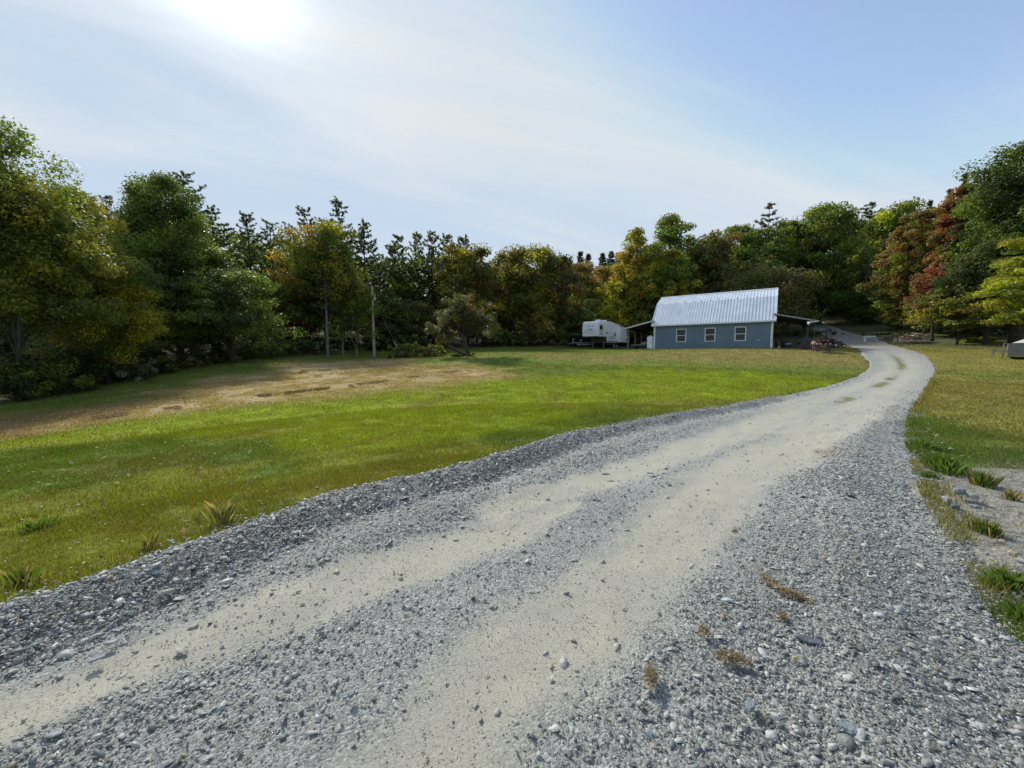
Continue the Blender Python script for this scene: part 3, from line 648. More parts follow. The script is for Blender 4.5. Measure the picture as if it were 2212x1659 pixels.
# ------------------------------------------------------------------ trees
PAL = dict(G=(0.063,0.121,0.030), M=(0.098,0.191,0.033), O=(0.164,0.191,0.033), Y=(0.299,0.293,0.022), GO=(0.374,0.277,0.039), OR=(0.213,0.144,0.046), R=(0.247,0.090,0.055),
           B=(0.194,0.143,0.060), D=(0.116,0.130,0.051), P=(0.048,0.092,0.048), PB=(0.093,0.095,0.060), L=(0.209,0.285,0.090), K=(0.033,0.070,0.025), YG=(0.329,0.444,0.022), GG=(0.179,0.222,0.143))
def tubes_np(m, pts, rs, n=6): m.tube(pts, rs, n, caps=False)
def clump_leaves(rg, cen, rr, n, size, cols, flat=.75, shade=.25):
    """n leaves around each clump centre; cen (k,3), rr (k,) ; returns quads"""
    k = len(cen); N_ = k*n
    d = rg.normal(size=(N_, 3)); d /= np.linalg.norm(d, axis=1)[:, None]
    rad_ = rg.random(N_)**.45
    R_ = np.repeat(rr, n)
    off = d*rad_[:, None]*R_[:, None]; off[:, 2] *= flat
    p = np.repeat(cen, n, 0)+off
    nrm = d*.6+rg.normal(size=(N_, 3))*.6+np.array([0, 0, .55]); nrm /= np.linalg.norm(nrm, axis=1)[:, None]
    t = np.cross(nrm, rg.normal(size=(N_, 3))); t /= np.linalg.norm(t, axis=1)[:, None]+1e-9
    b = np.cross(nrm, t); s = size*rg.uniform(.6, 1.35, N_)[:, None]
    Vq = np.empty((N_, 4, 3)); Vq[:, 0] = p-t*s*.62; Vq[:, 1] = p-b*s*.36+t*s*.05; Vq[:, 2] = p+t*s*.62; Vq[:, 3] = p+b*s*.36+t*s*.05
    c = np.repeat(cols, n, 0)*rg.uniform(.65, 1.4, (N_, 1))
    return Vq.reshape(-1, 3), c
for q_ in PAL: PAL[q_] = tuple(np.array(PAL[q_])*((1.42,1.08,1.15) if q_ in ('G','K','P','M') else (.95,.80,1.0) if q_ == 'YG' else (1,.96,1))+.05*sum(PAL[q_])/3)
def palcols(rg, pal, n, top=None):
    w = np.array([1.0/(i+1)**.7 for i in range(len(pal))]); w /= w.sum()
    return np.array([PAL[q] for q in pal])[rg.choice(len(pal), n, p=w)]*rg.uniform(.75, 1.25, (n, 1))
def decid(name, x, y, top, hw, bot, pal, label, seed, dens=1.0, leaf=None, shape='round', trunk_r=None, lean=(0, 0), bark=None, grp=None, cat='tree', stems=1, tx=None, flat=.7, zb=None):
    rg = np.random.default_rng(seed); R_ = random.Random(seed)
    z0 = h1(x, y) if zb is None else zb
    dist = math.hypot(x, y); Hh = top-z0; b0 = max(bot-z0, -.2); ch = Hh-b0
    leaf = leaf or min(max(.125, y*.0050), .42)
    root = empty(name, (x, y, z0-.1), 0, label=label, cat=cat, group=grp)
    k = int(135*dens) if shape != 'shrub' else int(60*dens)
    # clump centres in an uneven envelope
    u = rg.normal(size=(k*3, 3)); u /= np.linalg.norm(u, axis=1)[:, None]; rad_ = .35+.60*rg.random(k*3)**.6
    lump = 1+.34*(vnoise(u[:, 0]*2.2+seed, u[:, 2]*2.2+u[:, 1]*1.7+5, seed)-.5)*2
    e = u*(rad_*lump)[:, None]
    zz = (e[:, 2]+1)/2
    prof = {'round': 1.0, 'oval': np.sqrt(np.clip(1.1-zz*.55, .2, 1)), 'vase': np.clip(.55+zz*.6, .5, 1.05), 'spread': np.clip(1.15-.35*zz, .5, 1.2), 'shrub': 1.0, 'column': 1.0}[shape]
    sk_ = 1+.55*np.clip(-e[:, 2], 0, 1)**.7; cx = e[:, 0]*hw*prof*sk_+lean[0]*zz; cy = e[:, 1]*hw*.9*prof*sk_+lean[1]*zz; cz = b0+np.clip(zz, -.03, 1.06)*ch
    C_ = np.stack([cx, cy, cz], 1)[:k]
    rr = (.20+.16*rg.random(k))*min(hw, ch*.6)
    # top of the crown must land at the wanted height
    tp = C_[:, 2]+rr*.7*flat; q_ = np.sort(tp)[-max(3, k//14)]
    C_[:, 2] += (b0+ch)*.97-q_; over = C_[:, 2]+rr*.7*flat-(b0+ch); C_[:, 2] -= np.maximum(over, 0)*.9
    C_[:, 2] = np.maximum(C_[:, 2], rr*.5)
    area = math.pi*hw*ch/2
    N_ = int(np.clip(7.5*area/(leaf**2*.45)*dens**.5, 1500, 46000)); n = max(12, N_//k)
    V_, c_ = clump_leaves(rg, C_, rr, n, leaf, palcols(rg, pal, k), flat)
    me = quads_mesh('crown', V_, len(V_)//4, c_); link('crown', me, root, LEAF)
    m = MB(); tr = trunk_r or max(.07, Hh*.018)
    for s_ in range(stems):
        ax_ = (R_.uniform(-.5, .5)*hw*.6 if stems > 1 else 0); ay_ = (R_.uniform(-.4, .4)*hw*.6 if stems > 1 else 0)
        H_t = b0+ch*.72; pts = []; rs = []
        for i in range(9):
            t = i/8; pts.append((lean[0]*t*.8+ax_*t+math.sin(t*5+seed)*hw*.03+(tx or 0)*(1-t), lean[1]*t*.8+ay_*t+math.cos(t*4+seed)*hw*.03, H_t*t)); rs.append(tr*(1.25-.25*min(1, t*8)-.8*t))
        m.tube(pts, rs, 8, caps=False)
        order = list(range(k)); R_.shuffle(order)
        for j in order[:int(16/stems)+6]:
            c = C_[j]; t0 = np.clip((c[2]-ch*.25-R_.uniform(0, .2)*ch)/H_t, .12, .95); i0 = t0*8; a = int(min(i0, 7)); f = i0-a
            s0 = Vector(pts[a]).lerp(Vector(pts[a+1]), f); r0 = (rs[a]*(1-f)+rs[a+1]*f)*.55; e0 = Vector(c)
            md = s0.lerp(e0, .5)+Vector((R_.uniform(-.1, .1)*hw, R_.uniform(-.1, .1)*hw, -.05*ch*R_.random()))
            m.tube([s0, s0.lerp(md, .55)+Vector((0, 0, .02*ch)), md, md.lerp(e0, .6), e0], [r0, r0*.8, r0*.6, r0*.4, r0*.12], 5, caps=False)
    m.build('trunk', bark or BARK, root, smooth=True)
    return root
def pine(name, x, y, top, hw, bot, pal, label, seed, dens=1.0, style='pine', grp=None, bark=None):
    rg = np.random.default_rng(seed); R_ = random.Random(seed); z0 = h1(x, y); Hh = top-z0; b0 = max(bot-z0, .3)
    root = empty(name, (x, y, z0-.1), 0, label=label, cat='tree', group=grp)
    m = MB(); tr = max(.10, Hh*.013); bend = R_.uniform(-.3, .3)
    axis = lambda z: Vector((bend*math.sin(z/Hh*3), bend*.6*math.cos(z/Hh*2), z))
    m.tube([axis(Hh*i/10) for i in range(11)], [tr*(1.05-i/10.3) for i in range(11)], 7, caps=False)
    hw *= 1.4 if style == 'pine' and dens > .3 else 1.1
    cen = []; rr = []; sz = min(max(.20, y*.0050), max(.16, hw*.22))
    nw = int((Hh-b0)/(.62 if style == 'pine' else .45)/max(.6, (sz/.28)**.5)*(.75+.25*dens))
    P_ = []; T_ = []; Cc_ = []
    nb_ = 0
    for i in range(nw):
        t = i/max(1, nw-1); z = b0+(Hh-b0)*.985*t
        if style == 'pine': w = hw*(1-t)**.55*(.75+.5*R_.random())*(1 if t > .15 else .7); nb = R_.choice((4, 5, 5, 6)); w = max(w, hw*.2)
        else: w = hw*(1-t)**.9*(.8+.3*R_.random())+.08*hw; nb = R_.choice((6, 7, 8))
        a0 = R_.uniform(0, 6.28)
        for j in range(nb):
            if style == 'pine' and R_.random() > .55+.45*dens: continue
            z = max(b0, min(Hh*.98, b0+(Hh-b0)*.985*t+R_.uniform(-.45, .45)*(1-t*.6))); a = a0+j/nb*6.28+R_.uniform(-.5, .5); L_ = w*R_.uniform(.45, 1.2)
            d = Vector((math.cos(a), math.sin(a), 0)); up = R_.uniform(.05, .4)*(.4+t) if style == 'pine' else R_.uniform(-.3, -.02)
            s0 = axis(z); mid = s0+d*L_*.5+Vector((0, 0, up*L_*.35)); e0 = s0+d*L_+Vector((0, 0, up*L_+(.12*L_ if style == 'pine' else .02*L_)))
            m.tube([s0, mid, e0], [tr*(1-t)*.35+.02, tr*(1-t)*.2+.012, .008], 4, caps=False)
            q = int(np.clip(L_/(sz*.75), 3, 14))
            for g_ in range(q):
                f = .28+.72*(g_+R_.random()*.6)/q
                c = (s0.lerp(mid, f*2) if f < .5 else mid.lerp(e0, min(1, f*2-1)))+Vector((R_.uniform(-1, 1), R_.uniform(-1, 1), R_.uniform(-.2, .5)))*sz*(.7 if style == 'pine' else .4)*(.4+.8*math.sin(f*3.1))
                cen.append(c); P_.append((d.x, d.y, up+.35))
    cen.append(axis(Hh*.985)); P_.append((0, 0, 1))
    cen = np.array([tuple(c) for c in cen]); P_ = np.array(P_); n = int(np.clip(52000/len(cen), 8, 14)); N_ = len(cen)*n
    if N_ > 26000: n = max(6, int(26000/len(cen))); N_ = len(cen)*n
    ctr = np.repeat(cen, n, 0)+rg.normal(size=(N_, 3))*sz*.2; dr = np.repeat(P_, n, 0)*.7+rg.normal(size=(N_, 3))*.65; dr /= np.linalg.norm(dr, axis=1)[:, None]
    b = np.cross(dr, rg.normal(size=(N_, 3))); b /= np.linalg.norm(b, axis=1)[:, None]; s = sz*rg.uniform(.6, 1.3, (N_, 1))*(1.0 if style == 'pine' else .8)
    Vq = np.empty((N_, 4, 3)); Vq[:, 0] = ctr-dr*s*.3; Vq[:, 1] = ctr+b*s*.17+dr*s*.3; Vq[:, 2] = ctr+dr*s*.9; Vq[:, 3] = ctr-b*s*.17+dr*s*.3
    cc = np.repeat(palcols(rg, pal, len(cen)), n, 0)*rg.uniform(.6, 1.4, (N_, 1))
    link('crown', quads_mesh('crown', Vq.reshape(-1, 3), N_, cc), root, LEAF); m.build('trunk', bark or BARK, root, smooth=True)
    return root
def bare(name, x, y, top, hw, label, seed, tr=.14, bark=None, start=.35, n=26, fine=True, grp=None):
    R_ = random.Random(seed); z0 = h1(x, y); Hh = top-z0; root = empty(name, (x, y, z0-.1), 0, label=label, cat='tree', group=grp); m = MB(); b_ = MB()
    m.tube([(math.sin(i)*.12, math.cos(i*1.3)*.1, Hh*.93*i/8) for i in range(9)], [tr*(1.1-i/9) for i in range(9)], 7, caps=False); m.build('trunk', bark or BARKP, root, smooth=True)
    for i in range(n):
        t = R_.uniform(start, .95); a = R_.uniform(0, 6.28); L_ = hw*R_.uniform(.5, 1.1)*(1.15-.6*t); s0 = Vector((0, 0, Hh*.93*t)); up = R_.uniform(.6, 1.6)
        e0 = s0+Vector((math.cos(a)*L_, math.sin(a)*L_, L_*up)); e0.z = min(e0.z, Hh*R_.uniform(.9, 1)); md = s0.lerp(e0, .5)+Vector((math.cos(a), math.sin(a), -.2))*L_*.15
        r = tr*(1-t)*.5+.03; b_.tube([s0, md, e0], [r, r*.6, .015], 5, caps=False)
        if fine:
            for q in range(4):
                f = R_.uniform(.3, .95); s1 = md.lerp(e0, f); b_.tube([s1, s1+Vector((R_.uniform(-.5, .5), R_.uniform(-.5, .5), R_.uniform(.3, .9)))*L_*.5], [.028, .012], 4, caps=False)
    b_.build('branches', bark or BARKP, root, smooth=True); return root
def place(px, Y, top, hw, bot=None):
    """from the photo's 2212-wide column/rows: x, crown top z, half width in metres, crown bottom z"""
    X = XatY(px*Q, Y, 8); t = P(px*Q, top*Q, Y)[2]; w = hw*Q/F*Y
    b = P(px*Q, bot*Q, Y)[2] if bot else h1(X, Y)+.4
    return X, t, w, b
TREES = [
# kind, name, px, Y, top, hw, bottom, palette, label, options
('d','maple_tree',-70,19,215,150,760,'MOG','tallest leafy green tree, cut off by the left edge of the photo',dict(dens=1.3)),
('d','maple_tree',60,20.5,400,115,790,'OMYG','leafy olive green tree with a pale leaning trunk at the far left',dict(bark=mat('grey_bark', (.085,.08,.07), .9, noise=(5,.4)),tx=-1.6,trunk_r=.13,dens=1.2)),
('d','maple_tree',140,25.5,402,88,770,'OMY','olive tree with a rounded top just right of the tallest left tree',dict(dens=1.1)),
('d','maple_tree',215,25,545,92,810,'YOMGO','yellow green broad tree whose right side turns golden, left of the big dark tree',dict(dens=1.1)),
('d','small_tree',262,33,600,48,760,['YG','Y','GO'],'small bright yellow leaved tree glowing between the golden tree and the big dark tree',{}),
('d','maple_tree',290,38,530,75,745,'OYM','loose olive yellow tree behind the left flank of the big dark tree',{}),
('d','ash_tree',355,34,383,100,680,'GMK','tall dark green tree with a spiky double top standing in front of the left pines',dict(shape='oval',dens=1.3,tx=1.0,trunk_r=.22)),
('d','spreading_tree',490,32.5,585,92,765,'GMK','wide low dark green tree with spreading layered limbs at the lawn edge',dict(shape='spread',stems=3,dens=1.1,flat=.45)),
('d','spreading_tree',385,31.5,610,95,770,'GKM','dark shady tree with a thick black trunk, left neighbour of the wide spreading tree',dict(shape='spread',dens=1.0,flat=.45)),
('p','pine_tree',178,46,405,40,760,['PB','P'],'brownish pine, leftmost in the gap beside the olive tree',dict(dens=.8)),
('p','pine_tree',214,49,424,38,760,['PB','P'],'brownish pine with a tufted head, second in the gap at the left',dict(dens=.8)),
('p','pine_tree',246,47,420,40,760,['PB','B'],'brownish open topped pine, third in the gap just left of the dark double topped tree',dict(dens=.7)),
('p','pine_tree',296,48,432,45,740,['P','PB'],'pine half hidden behind the left shoulder of the dark double topped tree',{}),
('p','pine_tree',412,45,370,72,700,'PG','tallest pine of the left group, rising behind the dark double topped tree',dict(dens=1.1)),
('p','pine_tree',470,47,446,60,700,'PK','dense pine on the right shoulder of the tallest left pine',{}),
('p','pine_tree',541,49,460,48,700,'PG','pine with a notched top, first of the three going down to the dip',{}),
('p','pine_tree',590,51,478,46,700,'PG','thin open pine with long sparse branches beside the dip in the skyline',dict(dens=.5)),
('p','pine_tree',632,50,520,40,735,'PK','low dark pine filling the dip left of the gold crowned maple',{}),
('p','pine_tree',664,50,448,58,700,['P','PB'],'pine with outstretched boughs behind the left of the gold crowned maple',dict(dens=.75)),
('p','pine_tree',737,51,430,56,700,'PG','highest pine of the middle group, just behind the gold crowned maple',dict(dens=.8)),
('p','pine_tree',790,52,478,52,720,['P','PB','K'],'dark full pine to the right of the gold crowned maple',{}),
('d','maple_tree',702,46,480,78,680,['O','Y','M','GO'],'olive maple with an orange gold crown in the middle pines',dict(dens=1.2)),
('p','young_pine',704,43.5,516,40,665,'GK','dark young pine on a long bare pale trunk in front of the gold crowned maple',dict(bark=BARKP)),
('d','thin_tree',738,45,650,28,735,'OD','thin pale stemmed tree right of the bare pine trunk, near the pole',dict(bark=BARKP,dens=.5)),
('d','thin_tree',768,46.5,610,45,735,'OM','small olive tree just left of the utility pole',dict(dens=.8,bark=BARKP)),
('d','small_tree',600,46,620,55,745,'MOD','olive sapling cluster right of the wide spreading tree',dict(dens=.8)),
('d','small_tree',655,50,600,60,750,['D','O','M'],'dull olive understory tree below the outstretched pine',{}),
('d','sumac_tree',625,45.5,668,24,735,['R','B','OR'],'dark red leaved small tree in the shadow of the left woods',dict(dens=.6)),
('p','pine_tree',850,60,530,44,735,'PG','first pine of the dense middle stand, beside the dip right of the pole',{}),
('p','pine_tree',862,66,508,40,720,'PK','spiky pine at the left end of the dense middle stand',dict(dens=.8)),
('p','pine_tree',905,62,503,42,720,'PG','second tall pine of the dense middle stand',{}),
('p','pine_tree',936,64,500,42,720,'PK','tallest centre pine of the dense middle stand',{}),
('p','pine_tree',968,62,508,42,725,'PG','fourth pine of the dense middle stand, right of its tallest',{}),
('p','pine_tree',1000,66,512,42,725,['P','G','K'],'rightmost pine of the dense middle stand, behind the rusty olive tree',{}),
('p','pine_tree',1030,68,540,38,725,['P','G','K'],'lower pine peeping over the rusty olive tree',{}),
('p','pine_tree',820,56,570,40,735,['P','K','PB'],'low pine right behind the utility pole',{}),
('d','small_tree',845,54,640,50,745,['D','M','K'],'dark understory tree right of the utility pole',{}),
('d','small_tree',905,56,650,50,745,['D','G','O'],'dull green understory tree below the dense pine stand',{}),
('d','willow_tree',1010,57,530,58,745,['O','D','B','Y'],'rusty olive rounded tree behind the crooked old apple tree',dict(dens=1.1)),
('d','willow_tree',1100,64,545,50,745,['O','D','OR'],'feathery brown green tree with a thin top, left of the broad willow',dict(dens=.9)),
('d','willow_tree',1143,61,534,70,748,['O','D','Y','OR'],'broad domed golden olive tree in the centre of the far tree line',dict(dens=1.25)),
('d','willow_tree',1205,63,556,50,748,['D','O','B','OR'],'brown tinged tree touching the right side of the broad dome',{}),
('d','maple_tree',1248,70,572,45,735,['O','B','OR'],'dull orange tree in the low part of the tree line behind the camper',{}),
('d','maple_tree',1297,72,578,42,735,['GO','OR','D','O'],'tree with an orange tuft, right above the camper',{}),
('d','maple_tree',1243,63,668,45,748,['D','O','M'],'low grey green tree behind the dark parked vehicle',{}),
('d','sapling',1281,60,645,26,748,'LOM','small pale green pointed tree directly behind the camper',dict(shape='oval',dens=.6)),
('d','maple_tree',1335,60,610,42,735,['YG','Y','O'],'bright yellow green lower tree between camper and barn',{}),
('d','maple_tree',1372,60,502,55,735,['Y','GO','O','M'],'golden left half of the tall crown behind the barn roof edge',{}),
('d','maple_tree',1437,64,474,62,735,['M','O','G','Y'],'tallest dark crowned tree left of the barn roof ridge',dict(dens=1.1)),
('d','maple_tree',1456,57,540,38,735,['Y','O','M'],'yellow topped smaller tree in front of the tall dark crown, above the barn roof',{}),
('d','oak_tree',1533,64,508,58,735,['D','B','O'],'dull brown domed tree above the middle of the barn roof',{}),
('d','maple_tree',1592,70,486,48,735,['YG','M','O'],'light yellow green top on the ridge above the barn roof',{}),
('d','maple_tree',1648,66,496,55,735,'MGL','mid green tree below the dead pine',{}),
('d','maple_tree',1700,68,480,48,735,'MGO','green tree under the bare twigs on the skyline',{}),
('p','dead_pine',1652,75,436,40,560,['PB'],'gaunt nearly bare pine sticking out above the ridge',dict(dens=.12)),
('b','bare_tree',1700,73,448,34,None,None,'leafless twiggy tree top beside the gaunt pine on the ridge',dict(n=34)),
('d','maple_tree',1772,66,444,68,735,['M','O','G'],'big rounded green tree with feathery top right of the bare twigs',dict(dens=1.2)),
('p','pine_tree',1862,80,438,36,560,'PG','lone pine poking over the ridge between two rounded trees',dict(dens=.7)),
('d','maple_tree',1908,72,450,64,730,['M','YG','G','O'],'broad rounded green tree on the ridge, left of the rusty trees',dict(dens=1.2)),
('d','maple_tree',1840,72,560,62,668,['D','O','G'],'dull green tree with a brown cast below the ridge pine',{}),
('b','snag_tree',1868,64,530,34,None,None,'pale bare forked trunk showing in front of the green ridge tree',dict(n=9,fine=False,tr=.22,start=.55)),
('d','willow_shrub',1645,57,582,85,740,['D','O','B','D'],'feathery dull olive bushy tree directly behind the barn roof',dict(dens=1.2)),
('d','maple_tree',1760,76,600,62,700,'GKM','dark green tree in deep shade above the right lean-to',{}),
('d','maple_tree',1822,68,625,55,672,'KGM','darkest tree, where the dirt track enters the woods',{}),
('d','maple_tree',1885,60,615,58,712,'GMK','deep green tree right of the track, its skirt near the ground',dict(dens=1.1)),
('d','maple_tree',1722,80,560,60,700,'MG','shaded green tree between the feathery bush and the dark track opening',{}),
('d','maple_tree',1945,52,510,52,735,['O','B','M','D'],'rusty brown green tree, first of the turning trees right of the track',dict(dens=1.1)),
('d','maple_tree',1985,50,600,48,712,['B','O','M'],'brownish green lower tree beside the wood pile',{}),
('d','maple_tree',2008,48,455,55,730,['B','O','OR','M'],'orange brown tree left of the red maple',dict(dens=1.1)),
('p','spruce_tree',1992,58,430,16,640,'PK','slim pointed spruce, lowest of the three on the right skyline',dict(style='spruce')),
('p','spruce_tree',2030,56,405,20,640,'PK','pointed spruce, middle one of the three on the right skyline',dict(style='spruce')),
('p','spruce_tree',2060,54,370,28,640,'PK','tallest spruce of the three on the right skyline',dict(style='spruce')),
('d','red_maple',2062,44,402,52,690,['R','OR','OR','D'],'red orange maple, the reddest tree of the right woods',dict(dens=1.2,shape='oval')),
('d','red_maple',2020,42,575,36,700,['R','OR','B'],'small brick red branch crown below the red maple',dict(dens=.9)),
('d','oak_tree',2130,42,388,70,690,'GMK','dark green tree shoulder right of the tallest spruce',dict(dens=1.2)),
('d','oak_tree',2205,37,308,95,650,'GMK','tallest dark green oak at the right edge of the photo',dict(dens=1.4)),
('d','oak_tree',2140,38,520,80,715,['K','G','D'],'shaded dark lower oak between the red maple and the yellow tree',dict(dens=1.1)),
('d','beech_tree',2075,39,620,62,722,['O','M','Y','B'],'yellow green low tree with layered boughs beside the wood pile',dict(dens=1.1,flat=.4)),
('d','beech_tree',2015,45,640,42,708,['O','B','M'],'brown green low tree overhanging the right end of the wood pile',dict(flat=.45)),
('d','beech_tree',2240,30.5,505,84,728,['YG','O','M','Y'],'bright yellow green tree with layered boughs at the right edge of the photo',dict(dens=1.3,flat=.35)),
('d','oak_tree',2340,34,330,110,740,'GMK','dark tree just outside the right edge whose boughs reach in',dict(dens=1)),
]
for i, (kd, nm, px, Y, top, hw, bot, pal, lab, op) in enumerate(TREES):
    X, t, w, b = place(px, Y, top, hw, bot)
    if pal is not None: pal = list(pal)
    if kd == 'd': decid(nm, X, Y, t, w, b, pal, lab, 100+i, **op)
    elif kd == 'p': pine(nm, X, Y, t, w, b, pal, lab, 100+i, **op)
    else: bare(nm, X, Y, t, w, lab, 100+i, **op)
# small spruces on the far hill
for j, (px, top, hw) in enumerate([(1213,556,9),(1252,543,11),(1268,548,10),(1299,546,11),(1318,542,12),(1333,545,13)]):
    X, t, w, b = place(px, 105, top, hw*3.2)
    pine('spruce_tree', X, 105, t, w, h1(X, 105)+1, ['P','PB'], 'tiny pointed spruce on the far hill, %s of six from the left' % ['first','second','third','fourth','fifth','last'][j], 400+j, style='spruce', grp='small spruces on the far hill')
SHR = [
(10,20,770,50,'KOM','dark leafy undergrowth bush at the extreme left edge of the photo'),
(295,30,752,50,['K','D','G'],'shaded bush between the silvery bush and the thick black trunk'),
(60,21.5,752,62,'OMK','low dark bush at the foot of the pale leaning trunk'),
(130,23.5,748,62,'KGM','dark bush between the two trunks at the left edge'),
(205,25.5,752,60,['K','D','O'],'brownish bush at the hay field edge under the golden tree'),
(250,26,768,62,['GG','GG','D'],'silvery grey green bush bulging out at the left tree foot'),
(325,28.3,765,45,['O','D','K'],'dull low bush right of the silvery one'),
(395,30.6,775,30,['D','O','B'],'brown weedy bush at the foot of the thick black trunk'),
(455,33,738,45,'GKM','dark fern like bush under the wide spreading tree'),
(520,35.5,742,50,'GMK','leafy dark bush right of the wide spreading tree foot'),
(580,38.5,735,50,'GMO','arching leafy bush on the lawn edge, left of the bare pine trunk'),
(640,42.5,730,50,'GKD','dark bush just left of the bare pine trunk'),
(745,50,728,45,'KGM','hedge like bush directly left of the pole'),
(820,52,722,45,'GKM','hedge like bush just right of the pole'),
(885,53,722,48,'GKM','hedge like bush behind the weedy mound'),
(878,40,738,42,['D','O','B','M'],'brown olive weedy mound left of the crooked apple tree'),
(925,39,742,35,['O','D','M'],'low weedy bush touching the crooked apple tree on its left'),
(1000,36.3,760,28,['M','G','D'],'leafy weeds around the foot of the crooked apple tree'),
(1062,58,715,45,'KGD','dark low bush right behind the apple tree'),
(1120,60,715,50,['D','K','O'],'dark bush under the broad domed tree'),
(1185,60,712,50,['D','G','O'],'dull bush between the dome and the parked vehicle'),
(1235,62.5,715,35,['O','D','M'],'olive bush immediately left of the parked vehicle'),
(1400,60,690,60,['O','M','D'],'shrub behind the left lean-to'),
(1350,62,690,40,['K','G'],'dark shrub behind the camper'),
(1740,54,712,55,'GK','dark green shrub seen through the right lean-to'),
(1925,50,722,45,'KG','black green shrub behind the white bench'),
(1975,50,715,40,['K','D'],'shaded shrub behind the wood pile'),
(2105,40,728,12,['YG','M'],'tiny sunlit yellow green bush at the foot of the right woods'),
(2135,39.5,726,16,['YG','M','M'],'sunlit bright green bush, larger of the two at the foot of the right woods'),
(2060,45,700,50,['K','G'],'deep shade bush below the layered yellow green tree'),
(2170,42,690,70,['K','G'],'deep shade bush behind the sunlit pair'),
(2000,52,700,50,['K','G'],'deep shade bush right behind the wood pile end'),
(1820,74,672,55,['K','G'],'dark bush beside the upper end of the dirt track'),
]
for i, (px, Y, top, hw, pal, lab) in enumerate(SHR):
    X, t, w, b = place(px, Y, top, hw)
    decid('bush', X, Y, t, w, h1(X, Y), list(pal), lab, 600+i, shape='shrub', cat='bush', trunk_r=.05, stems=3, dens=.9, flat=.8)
# the crooked old apple tree
X = XatY(466, 36); c0 = h1(X, 36); root = empty('apple_tree', (X, 36, c0-.05), 0, label='crooked old apple tree with leaning trunks and a dark tangled grey green crown', cat='tree')
rg = np.random.default_rng(5); m = MB()
m.tube([(.25,0,0),(.0,0,1.0),(-.35,0,2.0),(-.45,.1,2.9),(.2,.2,3.7),(.9,.2,4.4)], [.22,.19,.15,.12,.09,.05], 8, caps=False)
m.tube([(-.1,0,.15),(-1.2,.1,.75),(-2.3,.2,1.3),(-3.1,.2,2.0)], [.16,.13,.10,.05], 8, caps=False)
m.tube([(-.35,0,2.0),(-1.2,.1,2.9),(-1.9,.2,3.8)], [.12,.09,.04], 7, caps=False)
m.tube([(-.45,.1,2.9),(-.6,-.4,4.0),(-.3,-.5,5.2)], [.1,.07,.03], 7, caps=False)
m.tube([(-.2,.1,2.6),(.8,-.3,3.0),(1.6,-.3,3.6),(2.2,-.3,3.3)], [.1,.08,.05,.02], 7, caps=False)
cen = []
for (cx, cy, cz, sx, sy, sz_, n) in ((-.1,0,4.6,2.3,2,1.1,34),(1.2,0,3.9,1.7,1.7,1.1,24),(-1.5,0,3.5,1.5,1.5,.9,20),(-2.9,.1,2.6,1.0,1.2,.7,13),(-1.9,0,1.9,1.1,1,.5,9),(1.9,0,2.8,1.2,1.2,.8,12),(.2,0,3.4,1.6,1.5,.9,14)):
    d = rg.normal(size=(n, 3)); d /= np.linalg.norm(d, axis=1)[:, None]; cen.append(np.array([cx, cy, cz])+d*rg.random((n, 1))**.4*np.array([sx, sy, sz_]))
cen = np.vstack(cen)
for c in cen[::2]:
    s0 = Vector((np.clip(c[0]*.3, -1, 1), c[1]*.2, min(c[2]*.75, 3.6))); m.tube([s0, s0.lerp(Vector(c), .5)+Vector((0,0,.15)), c], [.035,.025,.008], 4, caps=False)
V_, c_ = clump_leaves(rg, cen, np.full(len(cen), .5), 95, .14, palcols(rg, ['D','GG','B','D','O'], len(cen))*.8, .75)
link('crown', quads_mesh('crown', V_, len(V_)//4, c_), root, LEAF); m.build('trunk', BARK, root, smooth=True)
# the wooded hill behind: one mass
rg = np.random.default_rng(77); cen = []; rr_ = []
for i in range(900):
    px = rg.uniform(-500, 240); Y = rg.uniform(34, 50); X = XatY(px*Q, Y, 6); g = h1(X, Y); t = P(px*Q, 560*Q, Y)[2]
    cen.append((X, Y, g+(t-g)*rg.random())); rr_.append(rg.uniform(1.0, 2.0))
sky = [(-300,420),(0,430),(170,455),(300,480),(420,470),(560,520),(640,560),(700,540),(800,570),(900,560),(1000,560),(1060,585),(1200,580),(1300,585),(1400,560),(1500,545),(1600,525),(1750,500),(1900,490),(1960,500),(2060,440),(2200,400),(2500,380)]
sx = [a for a, b in sky]; sy = [b for a, b in sky]
for i in range(5200):
    px = rg.uniform(-450, 2650); Y = rg.choice([62, 74, 86, 98, 112]); Y = Y+rg.uniform(-5, 5)
    if 1100 < px < 1340 and Y < 80: continue
    if 1650 < px < 1900 and Y < 84: continue
    X = XatY(px*Q, Y, 8); g = h1(X, Y); t = P(px*Q, np.interp(px, sx, sy)*Q, Y)[2]
    z = g+(t-g)*rg.random()**.8
    cen.append((X, Y, z)); rr_.append(rg.uniform(1.3, 2.4))
cen = np.array(cen); cl = palcols(rg, ['G','D','M','K','O','B'], len(cen))
V_, c_ = clump_leaves(rg, cen, np.array(rr_), 46, .55, cl, .8)
tag(link('far_woodland', quads_mesh('far_woodland', V_, len(V_)//4, c_), None, LEAF), kind='stuff', label='far wooded slope filling in behind the nearer trees', cat='woodland')

